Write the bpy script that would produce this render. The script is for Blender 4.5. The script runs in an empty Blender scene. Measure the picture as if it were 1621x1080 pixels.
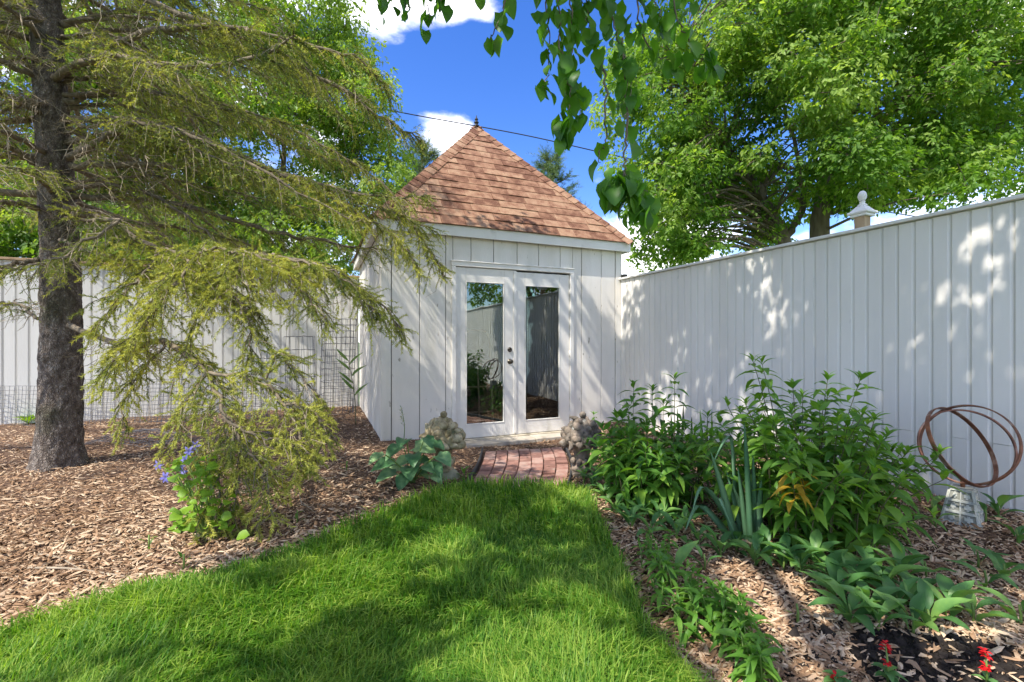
import bpy, math, random
import numpy as np
from mathutils import Vector, Matrix, Quaternion

# ------------------------------------------------------------------ scene, camera, sky, sun
S = bpy.context.scene
COL = S.collection
rng = np.random.RandomState(7)
F_PX, CX, CY, H = 720.4, 810.5, 540.0, 1.2      # focal length in photo pixels, photo centre, eye height

cam = bpy.data.cameras.new('camera'); cam.lens = 16; cam.sensor_width = 36
cam.clip_start = 0.05; cam.clip_end = 2000
camo = bpy.data.objects.new('camera', cam); COL.objects.link(camo)
camo.location = (0, 0, H); camo.rotation_euler = (math.radians(90), 0, 0)
S.camera = camo

SUN_EL = math.radians(54)
SUN_H = np.array([0.7317, 0.682]); SUN_H = SUN_H / np.linalg.norm(SUN_H)   # horizontal travel of the light
SUN_D = np.array([SUN_H[0]*math.cos(SUN_EL), SUN_H[1]*math.cos(SUN_EL), -math.sin(SUN_EL)])
sun = bpy.data.lights.new('sun', 'SUN'); sun.energy = 3.1; sun.angle = math.radians(0.55); sun.color = (1.0, 0.95, 0.86)
suno = bpy.data.objects.new('sun', sun); COL.objects.link(suno)
suno.rotation_euler = Vector(SUN_D).to_track_quat('-Z', 'Y').to_euler(); suno.location = (-8, -8, 14)

W = bpy.data.worlds.new('World'); S.world = W; W.use_nodes = True
def build_world():
    nt = W.node_tree; N = nt.nodes; L = nt.links; N.clear()
    out = N.new('ShaderNodeOutputWorld'); bg = N.new('ShaderNodeBackground'); L.new(bg.outputs[0], out.inputs[0])
    sky = N.new('ShaderNodeTexSky'); sky.sky_type = 'NISHITA'; sky.sun_disc = False
    sky.sun_elevation = SUN_EL; sky.sun_rotation = math.atan2(-SUN_H[0], -SUN_H[1])
    sky.air_density = 1.0; sky.dust_density = 0.35; sky.ozone_density = 2.0
    hs = N.new('ShaderNodeHueSaturation'); hs.inputs['Saturation'].default_value = 1.34; hs.inputs['Value'].default_value = 0.82; hs.inputs['Hue'].default_value = 0.518; L.new(sky.outputs[0], hs.inputs['Color'])
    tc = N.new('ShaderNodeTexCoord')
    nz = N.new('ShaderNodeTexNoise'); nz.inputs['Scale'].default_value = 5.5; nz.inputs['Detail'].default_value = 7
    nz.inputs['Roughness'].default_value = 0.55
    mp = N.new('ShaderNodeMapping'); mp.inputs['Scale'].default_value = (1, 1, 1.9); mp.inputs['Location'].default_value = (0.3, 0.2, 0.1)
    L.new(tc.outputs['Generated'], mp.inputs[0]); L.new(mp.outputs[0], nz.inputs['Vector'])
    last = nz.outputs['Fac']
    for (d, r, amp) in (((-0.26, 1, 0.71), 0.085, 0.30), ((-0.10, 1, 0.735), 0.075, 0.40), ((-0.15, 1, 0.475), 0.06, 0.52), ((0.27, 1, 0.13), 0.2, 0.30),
                        ((0.08, 1, 0.52), 0.34, -0.34), ((-0.15, 1, 0.585), 0.075, -0.34)):  # negative amounts keep the added cloud off the blue sky in view
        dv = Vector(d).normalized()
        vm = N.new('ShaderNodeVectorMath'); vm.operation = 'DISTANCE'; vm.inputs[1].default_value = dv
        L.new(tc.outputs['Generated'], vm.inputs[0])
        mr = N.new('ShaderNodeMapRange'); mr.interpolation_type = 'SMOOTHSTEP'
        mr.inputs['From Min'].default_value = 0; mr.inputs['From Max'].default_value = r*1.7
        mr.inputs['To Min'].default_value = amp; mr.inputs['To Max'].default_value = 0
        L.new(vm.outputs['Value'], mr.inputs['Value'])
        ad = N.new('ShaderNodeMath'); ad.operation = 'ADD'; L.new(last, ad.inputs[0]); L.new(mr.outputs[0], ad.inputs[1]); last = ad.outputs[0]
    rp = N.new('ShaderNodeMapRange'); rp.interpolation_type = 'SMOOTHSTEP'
    rp.inputs['From Min'].default_value = 0.44; rp.inputs['From Max'].default_value = 0.70  # extra cloud cover outside the view, added to brighten the shade
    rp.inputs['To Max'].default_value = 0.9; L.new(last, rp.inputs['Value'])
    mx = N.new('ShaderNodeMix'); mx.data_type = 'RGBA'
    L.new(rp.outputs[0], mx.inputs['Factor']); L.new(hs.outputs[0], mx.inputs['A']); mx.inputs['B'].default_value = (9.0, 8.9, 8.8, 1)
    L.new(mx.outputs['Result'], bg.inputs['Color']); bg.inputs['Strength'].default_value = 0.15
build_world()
S.view_settings.view_transform = 'Standard'; S.view_settings.look = 'None'
S.view_settings.exposure = 1.3; S.view_settings.gamma = 1.0; S.view_settings.use_curve_mapping = False
S.render.engine = 'CYCLES'
S.cycles.max_bounces = 8; S.cycles.diffuse_bounces = 4; S.cycles.glossy_bounces = 4
S.cycles.transparent_max_bounces = 8; S.cycles.transmission_bounces = 4
S.cycles.use_denoising = True; S.cycles.sample_clamp_indirect = 6.0

# ------------------------------------------------------------------ helpers
def gp(px, py, z=0.0):
    """photo pixel on a level plane z -> world point"""
    D = F_PX*(H - z)/(py - CY); return np.array([(px - CX)/F_PX*D, D, z])
def pp(px, py, D):
    """photo pixel at a known depth -> world point"""
    return np.array([(px - CX)/F_PX*D, D, H - (py - CY)/F_PX*D])
def unit(v):
    v = np.asarray(v, float); return v/(np.linalg.norm(v, axis=-1, keepdims=True) + 1e-9)

def make_mesh(name, V, faces, smooth=False, tint=None):
    V = np.asarray(V, np.float32)
    me = bpy.data.meshes.new(name)
    me.vertices.add(len(V)); me.vertices.foreach_set('co', V.ravel())
    faces = [np.asarray(f, np.int32) for f in faces if len(f)]
    loops = np.concatenate([f.ravel() for f in faces]); tot = np.concatenate([np.full(len(f), f.shape[1], np.int32) for f in faces])
    start = np.concatenate([[0], np.cumsum(tot)[:-1]]).astype(np.int32)
    me.loops.add(len(loops)); me.loops.foreach_set('vertex_index', loops)
    me.polygons.add(len(tot)); me.polygons.foreach_set('loop_start', start)
    me.polygons.foreach_set('use_smooth', np.full(len(tot), bool(smooth)))
    me.update(calc_edges=True)
    if tint is not None:
        a = me.attributes.new('tint', 'FLOAT', 'POINT'); a.data.foreach_set('value', np.asarray(tint, np.float32))
    return me

class Acc:
    """collects pieces of ONE object"""
    def __init__(s): s.V = []; s.T = []; s.Q = []; s.n = 0; s.t = []
    def add(s, V, F, tint=0.0):
        V = np.asarray(V, float)
        if len(V) == 0: return s
        for f in (F if isinstance(F, list) else [F]):
            f = np.asarray(f)
            if len(f) == 0: continue
            (s.T if f.shape[1] == 3 else s.Q).append(f + s.n)
        s.V.append(V); s.n += len(V); s.t.append(np.broadcast_to(np.asarray(tint, float), (len(V),)))
        return s
    def mesh(s, name, smooth=False, tint=False):
        F = []
        if s.T: F.append(np.concatenate(s.T))
        if s.Q: F.append(np.concatenate(s.Q))
        return make_mesh(name, np.concatenate(s.V), F, smooth, np.concatenate(s.t) if tint else None)

def obj(name, me, mat=None, parent=None, loc=None):
    o = bpy.data.objects.new(name, me); COL.objects.link(o)
    if mat is not None and me is not None and len(me.materials) == 0: me.materials.append(mat)
    if parent is not None: o.parent = parent
    if loc is not None: o.location = loc
    return o
def tag(o, label, cat, group=None):
    o['label'] = label; o['category'] = cat
    if group: o['group'] = group
    return o
def thing(name, label, cat, loc=(0, 0, 0), rotz=0.0, group=None):
    o = obj(name, None); o.location = loc; o.rotation_euler = (0, 0, rotz); o.empty_display_size = 0.1
    return tag(o, label, cat, group)
def part(name, me, mat, root):
    """a child whose mesh is in world coordinates, under an unrotated thing"""
    return obj(name, me, mat, root, tuple(-v for v in root.location))
def structure(o): o['kind'] = 'structure'; return o
def stuff(o): o['kind'] = 'stuff'; return o

def orient(V, F):
    V = np.asarray(V, float); c = V.mean(0); out = []
    for f in F:
        p = V[list(f)]; n = np.zeros(3)
        for i in range(1, len(f) - 1): n += np.cross(p[i] - p[0], p[i+1] - p[0])
        out.append(tuple(f) if np.dot(n, p.mean(0) - c) >= 0 else tuple(reversed(f)))
    return out
def split_faces(F):
    r = []
    for k in (3, 4):
        g = [f for f in F if len(f) == k]
        if g: r.append(np.array(g))
    return r
_CB = None
def cbox(x0, x1, y0, y1, z0, z1, c=0.003):
    """box with chamfered edges"""
    global _CB
    lo = np.array([x0, y0, z0]); hi = np.array([x1, y1, z1])
    V = []
    for i in range(8):
        s = np.array([i & 1, (i >> 1) & 1, (i >> 2) & 1]); p = np.where(s, hi, lo); d = np.where(s, -c, c)
        for a in range(3):
            q = p + d; q[a] = p[a]; V.append(q)
    V = np.array(V)
    if _CB is None:
        Fs = []
        vid = lambda i, a: i*3 + a
        for a in range(3):
            b, e = (a + 1) % 3, (a + 2) % 3
            for s in (0, 1):
                idx = [(s << a) | (p << b) | (q << e) for p, q in ((0, 0), (1, 0), (1, 1), (0, 1))]
                Fs.append([vid(i, a) for i in idx])
            for p in (0, 1):
                for q in (0, 1):
                    i0 = (p << b) | (q << e); i1 = i0 | (1 << a)
                    Fs.append([vid(i0, b), vid(i1, b), vid(i1, e), vid(i0, e)])
        for i in range(8): Fs.append([vid(i, 0), vid(i, 1), vid(i, 2)])
        VV = V.copy()
        _CB = split_faces(orient(VV, Fs))
    return V, _CB
def box_mesh(name, *a, c=0.003):
    V, F_ = cbox(*a, c=c); return make_mesh(name, V, F_)

def tube(P, R, sides=6, cap=True):
    P = np.asarray(P, float); n = len(P); R = np.broadcast_to(np.asarray(R, float), (n,))
    T = unit(np.gradient(P, axis=0)); a = np.array([0, 0, 1.]) if abs(T[0][2]) < 0.9 else np.array([1., 0, 0])
    U = np.zeros((n, 3)); u = unit(np.cross(T[0], a))
    for i in range(n):
        u = unit(u - np.dot(u, T[i])*T[i]); U[i] = u
    B = np.cross(T, U); th = np.arange(sides)*2*math.pi/sides
    V = (P[:, None] + R[:, None, None]*(U[:, None]*np.cos(th)[None, :, None] + B[:, None]*np.sin(th)[None, :, None])).reshape(-1, 3)
    i = np.arange(n - 1)[:, None]*sides; j = np.arange(sides)[None]; k = (j + 1) % sides
    Q = np.stack([i + j, i + k, i + k + sides, i + j + sides], -1).reshape(-1, 4)
    Fs = [Q]
    if cap:
        V = np.vstack([V, P[:1], P[-1:]]); c0, c1 = len(V) - 2, len(V) - 1; b = (n - 1)*sides
        j = np.arange(sides); k = (j + 1) % sides
        Fs.append(np.concatenate([np.stack([k, j, np.full(sides, c0)], -1), np.stack([b + j, b + k, np.full(sides, c1)], -1)]))
    return V, Fs
def lathe(prof, seg=20, c=(0, 0, 0)):
    prof = np.asarray(prof, float); n = len(prof); th = np.arange(seg)*2*math.pi/seg
    V = np.stack([prof[:, :1]*np.cos(th), prof[:, :1]*np.sin(th), np.repeat(prof[:, 1:2], seg, 1)], -1).reshape(-1, 3) + np.array(c)
    i = np.arange(n - 1)[:, None]*seg; j = np.arange(seg)[None]; k = (j + 1) % seg
    return V, [np.stack([i + j, i + k, i + k + seg, i + j + seg], -1).reshape(-1, 4)]
def spline(P, n):
    """smooth curve through control points"""
    P = np.asarray(P, float); m = len(P); t = np.linspace(0, m - 1, n); i = np.clip(t.astype(int), 0, m - 2); f = (t - i)[:, None]
    p0 = P[np.clip(i - 1, 0, m - 1)]; p1 = P[i]; p2 = P[i + 1]; p3 = P[np.clip(i + 2, 0, m - 1)]
    return 0.5*(2*p1 + (p2 - p0)*f + (2*p0 - 5*p1 + 4*p2 - p3)*f**2 + (3*p1 - p0 - 3*p2 + p3)*f**3)

def hash2(ix, iy, s=0):
    h = np.sin(ix*127.1 + iy*311.7 + s*74.7)*43758.5453; return h - np.floor(h)
def vnoise(x, y, s=0):
    x = np.asarray(x, float); y = np.asarray(y, float); ix = np.floor(x); iy = np.floor(y); fx = x - ix; fy = y - iy
    fx = fx*fx*(3 - 2*fx); fy = fy*fy*(3 - 2*fy)
    return (hash2(ix, iy, s)*(1-fx) + hash2(ix+1, iy, s)*fx)*(1-fy) + (hash2(ix, iy+1, s)*(1-fx) + hash2(ix+1, iy+1, s)*fx)*fy

def leaf_template(W=0.35, n=5, droop=0.25, fold=0.12, peak=0.4, tipw=1.0, heart=0.0, wave=0.0):
    """leaf of unit length along +Y, upper side +Z; two halves folded on the midrib"""
    t = np.linspace(0, 1, n + 1); a = math.log(0.5)/math.log(peak)
    w = W/2*np.sin(math.pi*np.clip(t, 0, 1)**a)**tipw
    w[0] = max(w[0], 0.012); w[-1] = 0.002
    z = -droop*t**2 + 0.08*np.sin(math.pi*t)
    if heart:
        w[0] = W*0.34
    V = []
    for i in range(n + 1):
        yb = -heart if (heart and i == 0) else 0
        wv = wave*math.sin(i*2.3)
        V += [(-w[i], t[i] + yb, z[i] + fold*w[i]*2 + wv), (0, t[i], z[i]), (w[i], t[i] + yb, z[i] + fold*w[i]*2 - wv)]
    Q = []
    for i in range(n):
        b = i*3; Q += [(b, b+1, b+4, b+3), (b+1, b+2, b+5, b+4)]
    return np.array(V), [np.array(Q)]
def basis(d, up):
    """rotation matrices with columns x,y,z: y along d, z as near to up as it can be"""
    d = unit(d); up = np.broadcast_to(np.asarray(up, float), d.shape)
    x = unit(np.cross(d, up)); z = np.cross(x, d)
    return np.stack([x, d, z], -1)
def scatter(tpl, pos, R, scale):
    V, Fs = tpl; N = len(pos); m = len(V); scale = np.asarray(scale, float)
    if scale.ndim == 1: scale = scale[:, None]
    VV = V[None]*np.broadcast_to(scale, (N, 3))[:, None, :] if scale.shape[-1] == 3 else V[None]*scale[:, :, None]
    out = np.einsum('nij,nmj->nmi', R, VV) + np.asarray(pos)[:, None, :]
    off = (np.arange(N)*m)[:, None, None]
    return out.reshape(-1, 3), [(f[None] + off).reshape(-1, f.shape[1]) for f in Fs]
def mat4(pos, R, s):
    M = np.eye(4); M[:3, :3] = R*s; M[:3, 3] = pos; return Matrix(M.tolist())
def inpoly(x, y, poly):
    x = np.asarray(x); y = np.asarray(y); r = np.zeros(x.shape, bool); n = len(poly)
    for i in range(n):
        x0, y0 = poly[i]; x1, y1 = poly[(i + 1) % n]
        if y0 == y1: continue
        c = ((y0 > y) != (y1 > y)) & (x < (x1 - x0)*(y - y0)/(y1 - y0) + x0); r ^= c
    return r

# ------------------------------------------------------------------ materials
def mat(name, c1, c2=None, scale=6.0, rough=0.75, bump=0.0, bscale=40.0, rand=0.0, tint=0.0, transl=0.0,
        c3=None, spots=None, metal=0.0, spec=0.35, stretch=(1, 1, 1), detail=4, tcol=None, space='pos', hue=0.0):
    m = bpy.data.materials.new(name); m.use_nodes = True; nt = m.node_tree; N = nt.nodes; L = nt.links; N.clear()
    out = N.new('ShaderNodeOutputMaterial'); bs = N.new('ShaderNodeBsdfPrincipled')
    bs.inputs['Roughness'].default_value = rough; bs.inputs['Metallic'].default_value = metal
    bs.inputs['Specular IOR Level'].default_value = spec
    if space == 'pos': src = N.new('ShaderNodeNewGeometry').outputs['Position']
    else: src = N.new('ShaderNodeTexCoord').outputs['Object']
    mp = N.new('ShaderNodeMapping'); mp.inputs['Scale'].default_value = stretch; L.new(src, mp.inputs[0])
    nz = N.new('ShaderNodeTexNoise'); nz.inputs['Scale'].default_value = scale; nz.inputs['Detail'].default_value = detail
    L.new(mp.outputs[0], nz.inputs['Vector'])
    mr = N.new('ShaderNodeMapRange'); mr.inputs['From Min'].default_value = 0.3; mr.inputs['From Max'].default_value = 0.7
    L.new(nz.outputs['Fac'], mr.inputs['Value'])
    fac = mr.outputs[0]
    oi = N.new('ShaderNodeObjectInfo')
    def math_(op, a, b):
        n = N.new('ShaderNodeMath'); n.operation = op
        for k, v in enumerate((a, b)):
            if isinstance(v, (int, float)): n.inputs[k].default_value = v
            else: L.new(v, n.inputs[k])
        return n.outputs[0]
    if tint:
        at = N.new('ShaderNodeAttribute'); at.attribute_name = 'tint'
        fac = math_('ADD', math_('MULTIPLY', fac, 0.35), math_('ADD', math_('MULTIPLY', at.outputs['Fac'], tint), 0.32))
    if rand: fac = math_('ADD', fac, math_('MULTIPLY', math_('SUBTRACT', oi.outputs['Random'], 0.5), rand))
    cr = N.new('ShaderNodeValToRGB'); e = cr.color_ramp.elements
    e[0].position = 0.0; e[0].color = (*c1, 1); e[1].position = 1.0; e[1].color = (*(c2 or c1), 1)
    if c3 is not None:
        x = cr.color_ramp.elements.new(0.5); x.color = (*(c2 or c1), 1); cr.color_ramp.elements[-1].color = (*c3, 1)
    L.new(fac, cr.inputs[0]); col = cr.outputs[0]
    if spots is not None:      # (colour, scale, lo, hi, stretch): worn or stained patches
        for (sc, ss, lo, hi, st) in spots:
            mp2 = N.new('ShaderNodeMapping'); mp2.inputs['Scale'].default_value = st; L.new(src, mp2.inputs[0])
            n2 = N.new('ShaderNodeTexNoise'); n2.inputs['Scale'].default_value = ss; n2.inputs['Detail'].default_value = 6
            L.new(mp2.outputs[0], n2.inputs['Vector'])
            r2 = N.new('ShaderNodeMapRange'); r2.inputs['From Min'].default_value = lo; r2.inputs['From Max'].default_value = hi
            L.new(n2.outputs['Fac'], r2.inputs['Value'])
            mx = N.new('ShaderNodeMix'); mx.data_type = 'RGBA'; L.new(r2.outputs[0], mx.inputs['Factor']); L.new(col, mx.inputs['A'])
            mx.inputs['B'].default_value = (*sc, 1); col = mx.outputs['Result']
    L.new(col, bs.inputs['Base Color'])
    if bump:
        n3 = N.new('ShaderNodeTexNoise'); n3.inputs['Scale'].default_value = bscale; n3.inputs['Detail'].default_value = 5
        L.new(mp.outputs[0], n3.inputs['Vector'])
        bp = N.new('ShaderNodeBump'); bp.inputs['Strength'].default_value = 1.0; bp.inputs['Distance'].default_value = bump
        L.new(n3.outputs['Fac'], bp.inputs['Height']); L.new(bp.outputs[0], bs.inputs['Normal'])
    sh = bs.outputs[0]
    if transl:
        tr = N.new('ShaderNodeBsdfTranslucent')
        g = N.new('ShaderNodeMix'); g.data_type = 'RGBA'; g.blend_type = 'MULTIPLY'; g.inputs['Factor'].default_value = 1
        L.new(col, g.inputs['A']); g.inputs['B'].default_value = (*(tcol or (1.5, 1.5, 0.6)), 1); L.new(g.outputs['Result'], tr.inputs['Color'])
        ms = N.new('ShaderNodeMixShader'); ms.inputs[0].default_value = transl; L.new(sh, ms.inputs[1]); L.new(tr.outputs[0], ms.inputs[2]); sh = ms.outputs[0]
    L.new(sh, out.inputs[0]); return m

PEEL = [((0.40, 0.35, 0.28), 20.0, 0.68, 0.72, (1, 1, 0.35)), ((0.62, 0.58, 0.49), 2.2, 0.5, 0.85, (2.2, 2.2, 0.35))]
M = dict(
    white=mat('white_paint', (0.74, 0.69, 0.62), (0.81, 0.765, 0.70), 3, 0.55, 0.0015, 60, stretch=(1, 1, 0.3), spots=PEEL),
    trim=mat('white_trim_paint', (0.75, 0.71, 0.65), (0.82, 0.785, 0.73), 4, 0.45, 0.0006, 50, spots=[((0.55, 0.52, 0.44), 5.0, 0.62, 0.82, (1, 1, 0.6))]),
    fence=mat('fence_paint', (0.71, 0.675, 0.62), (0.795, 0.76, 0.705), 2.5, 0.5, 0.0012, 55, rand=0.35, stretch=(1, 1, 0.25),
              spots=[((0.52, 0.51, 0.47), 9.0, 0.70, 0.78, (1, 1, 0.3)), ((0.62, 0.61, 0.56), 1.6, 0.55, 0.85, (2, 2, 0.5))]),
    fence2=mat('fence_paint_aged', (0.66, 0.64, 0.59), (0.77, 0.75, 0.70), 2.5, 0.6, 0.0012, 55, rand=0.35, stretch=(1, 1, 0.25),
               spots=[((0.45, 0.42, 0.36), 6.0, 0.66, 0.76, (1, 1, 0.3))]),
    rawwood=mat('raw_wood', (0.30, 0.19, 0.10), (0.48, 0.34, 0.21), 14, 0.8, 0.002, 40, stretch=(1, 1, 0.15)),
    shingle=mat('asphalt_shingle', (0.15, 0.07, 0.045), (0.28, 0.15, 0.095), 9, 0.95, 0.004, 200, rand=0.85, c3=(0.38, 0.235, 0.15), detail=8, spec=0.1,
                spots=[((0.16, 0.08, 0.05), 110.0, 0.56, 0.72, (1, 1, 1)), ((0.46, 0.31, 0.21), 140.0, 0.60, 0.72, (1, 1, 1))]),
    deck=mat('roof_felt', (0.09, 0.05, 0.035), (0.13, 0.07, 0.05), 20, 0.95),
    dark=mat('dark_metal', (0.02, 0.02, 0.022), (0.05, 0.048, 0.045), 20, 0.45, metal=0.6),
    bronze=mat('aged_bronze', (0.05, 0.045, 0.035), (0.13, 0.11, 0.085), 30, 0.32, metal=0.9),
    sill=mat('sill_wood', (0.40, 0.34, 0.24), (0.55, 0.49, 0.38), 9, 0.7, 0.002, 30),
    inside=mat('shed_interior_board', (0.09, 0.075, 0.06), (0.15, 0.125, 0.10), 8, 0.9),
    pinkmetal=mat('faded_red_paint', (0.58, 0.30, 0.24), (0.70, 0.46, 0.38), 15, 0.55),
    brick=mat('paving_brick', (0.21, 0.105, 0.08), (0.33, 0.17, 0.13), 9, 0.9, 0.003, 70, rand=0.9, c3=(0.40, 0.26, 0.21), spots=[((0.33, 0.27, 0.22), 8, 0.58, 0.8, (1, 1, 1)), ((0.10, 0.06, 0.045), 22, 0.62, 0.74, (1, 1, 1))]),
    slab=mat('concrete_slab', (0.38, 0.33, 0.26), (0.52, 0.46, 0.38), 7, 0.9, 0.003, 60, spots=[((0.26, 0.22, 0.17), 9, 0.55, 0.75, (1, 1, 1))]),
    edging=mat('black_edging', (0.025, 0.027, 0.03), (0.06, 0.06, 0.06), 25, 0.6),
    stone=mat('weathered_cast_stone', (0.17, 0.135, 0.07), (0.36, 0.295, 0.175), 16, 0.95, 0.006, 60, rand=0.7, c3=(0.46, 0.39, 0.26), spots=[((0.12, 0.125, 0.065), 11, 0.52, 0.7, (1, 1, 1)), ((0.08, 0.07, 0.055), 30, 0.6, 0.72, (1, 1, 1))]),
    stone2=mat('lichened_cast_stone', (0.09, 0.075, 0.057), (0.19, 0.155, 0.12), 18, 0.95, 0.007, 60, rand=0.9, c3=(0.28, 0.215, 0.16), spots=[((0.34, 0.34, 0.31), 14, 0.62, 0.74, (1, 1, 1)), ((0.07, 0.06, 0.05), 30, 0.58, 0.7, (1, 1, 1))]),
    rock=mat('mossy_rock', (0.17, 0.17, 0.10), (0.34, 0.33, 0.23), 12, 0.95, 0.008, 35),
    palebase=mat('darker_carved_stone', (0.20, 0.20, 0.17), (0.30, 0.30, 0.26), 16, 0.95, 0.003, 80),  # recessed pedestal faces, coloured darker than the raised strips
    pale=mat('pale_carved_stone', (0.36, 0.37, 0.32), (0.52, 0.52, 0.46), 16, 0.9, 0.003, 80, spots=[((0.22, 0.25, 0.22), 25, 0.58, 0.72, (1, 1, 1))]),
    copper=mat('rusted_steel', (0.11, 0.045, 0.025), (0.27, 0.12, 0.07), 16, 0.45, 0.001, 120, metal=0.55, spots=[((0.40, 0.27, 0.20), 12, 0.56, 0.72, (1, 1, 1))]),
    wire=mat('galvanised_wire', (0.10, 0.10, 0.11), (0.17, 0.17, 0.18), 5, 0.5, metal=0.5),
    cable=mat('black_cable', (0.02, 0.02, 0.02), (0.03, 0.03, 0.03), 5, 0.6),
    bark=mat('spruce_bark', (0.085, 0.066, 0.052), (0.24, 0.195, 0.16), 26, 0.95, 0.02, 42, stretch=(1, 1, 0.6), c3=(0.40, 0.35, 0.30), detail=7,
             spots=[((0.07, 0.075, 0.035), 2.5, 0.55, 0.75, (1, 1, 1))]),
    limb=mat('spruce_limb', (0.11, 0.088, 0.06), (0.25, 0.20, 0.14), 30, 0.95, 0.004, 60),
    deadtwig=mat('dead_twig', (0.22, 0.17, 0.115), (0.44, 0.36, 0.26), 9, 0.95),
    needle=mat('spruce_needle', (0.08, 0.125, 0.03), (0.26, 0.30, 0.065), 1.3, 0.6, tint=1.0, c3=(0.52, 0.52, 0.11), transl=0.28, tcol=(1.4, 1.3, 0.5), spec=0.2),
    bark2=mat('tree_bark', (0.12, 0.09, 0.068), (0.26, 0.20, 0.15), 12, 0.95, 0.03, 18, stretch=(1, 1, 0.25)),
    maple=mat('boxelder_leaf', (0.065, 0.15, 0.018), (0.155, 0.285, 0.038), 0.8, 0.5, tint=1.0, c3=(0.36, 0.47, 0.11), transl=0.55, tcol=(1.5, 1.5, 0.5)),
    limeleaf=mat('lime_green_leaf', (0.075, 0.15, 0.018), (0.18, 0.29, 0.04), 0.8, 0.5, tint=1.0, c3=(0.34, 0.43, 0.09), transl=0.5, tcol=(1.5, 1.5, 0.5)),
    pine=mat('pine_needle', (0.04, 0.075, 0.03), (0.08, 0.14, 0.045), 1.0, 0.6, tint=1.0, c3=(0.16, 0.22, 0.08), transl=0.25),
    redbud=mat('broad_leaf', (0.05, 0.145, 0.018), (0.085, 0.22, 0.025), 9, 0.42, tint=1.0, rand=0.7, c3=(0.16, 0.32, 0.04), transl=0.52, tcol=(1.5, 1.6, 0.4), spec=0.4),
    grass=mat('lawn_blade', (0.045, 0.145, 0.012), (0.12, 0.265, 0.022), 1.6, 0.5, tint=1.0, c3=(0.36, 0.47, 0.08), transl=0.45, tcol=(1.4, 1.5, 0.5)),
    phlox=mat('lance_leaf', (0.055, 0.155, 0.022), (0.13, 0.28, 0.036), 8, 0.42, tint=1.0, rand=0.9, c3=(0.26, 0.42, 0.055), transl=0.42, tcol=(1.5, 1.5, 0.4)),
    phloxlight=mat('fresh_green_leaf', (0.06, 0.16, 0.02), (0.11, 0.26, 0.03), 8, 0.45, tint=1.0, rand=0.6, c3=(0.19, 0.34, 0.05), transl=0.4),
    yellowleaf=mat('yellowed_leaf', (0.40, 0.24, 0.02), (0.58, 0.38, 0.03), 12, 0.5, rand=0.5, transl=0.35, tcol=(1.2, 1.1, 0.5)),
    stem=mat('plant_stem', (0.07, 0.085, 0.03), (0.12, 0.10, 0.05), 12, 0.6),
    greenstem=mat('green_stem', (0.10, 0.17, 0.03), (0.18, 0.27, 0.06), 12, 0.6),
    iris=mat('iris_blade', (0.08, 0.19, 0.09), (0.16, 0.29, 0.15), 6, 0.45, rand=0.7, transl=0.25, tcol=(1.2, 1.4, 0.7)),
    irisdark=mat('iris_blade_green', (0.035, 0.095, 0.02), (0.07, 0.16, 0.03), 6, 0.45, rand=0.6, transl=0.3),
    lily=mat('broad_lily_leaf', (0.06, 0.155, 0.04), (0.105, 0.24, 0.065), 10, 0.42, rand=0.9, c3=(0.19, 0.34, 0.08), transl=0.3, tcol=(1.3, 1.5, 0.5)),
    hosta=mat('hosta_leaf', (0.055, 0.15, 0.055), (0.12, 0.25, 0.10), 14, 0.42, rand=0.8, c3=(0.28, 0.42, 0.18), transl=0.22, tcol=(1.2, 1.4, 0.7), bump=0.004, bscale=28),
    lime=mat('columbine_leaf', (0.13, 0.25, 0.02), (0.24, 0.40, 0.035), 9, 0.5, rand=0.7, transl=0.4),
    purple=mat('violet_petal', (0.20, 0.18, 0.55), (0.32, 0.29, 0.72), 30, 0.6, rand=0.4, transl=0.3, tcol=(1, 1, 1.1)),
    red=mat('scarlet_petal', (0.55, 0.008, 0.012), (0.75, 0.02, 0.025), 30, 0.5, rand=0.4, transl=0.3, tcol=(1.1, 0.6, 0.6)),
    bud=mat('pale_bud', (0.42, 0.42, 0.22), (0.58, 0.56, 0.36), 30, 0.6),
    chip=mat('bark_mulch_chip', (0.10, 0.055, 0.028), (0.34, 0.205, 0.115), 20, 0.92, tint=1.0, c3=(0.60, 0.45, 0.30), spec=0.2),
    dryleaf=mat('dry_leaf', (0.20, 0.115, 0.06), (0.34, 0.22, 0.13), 20, 0.8, tint=1.0, c3=(0.46, 0.35, 0.24), transl=0.15, tcol=(1.1, 1, 0.8)),
    ground=mat('far_grass', (0.05, 0.10, 0.02), (0.09, 0.15, 0.03), 0.7, 0.95),
    lawn=mat('lawn_soil', (0.02, 0.045, 0.008), (0.04, 0.075, 0.015), 9, 0.95),
)
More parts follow.
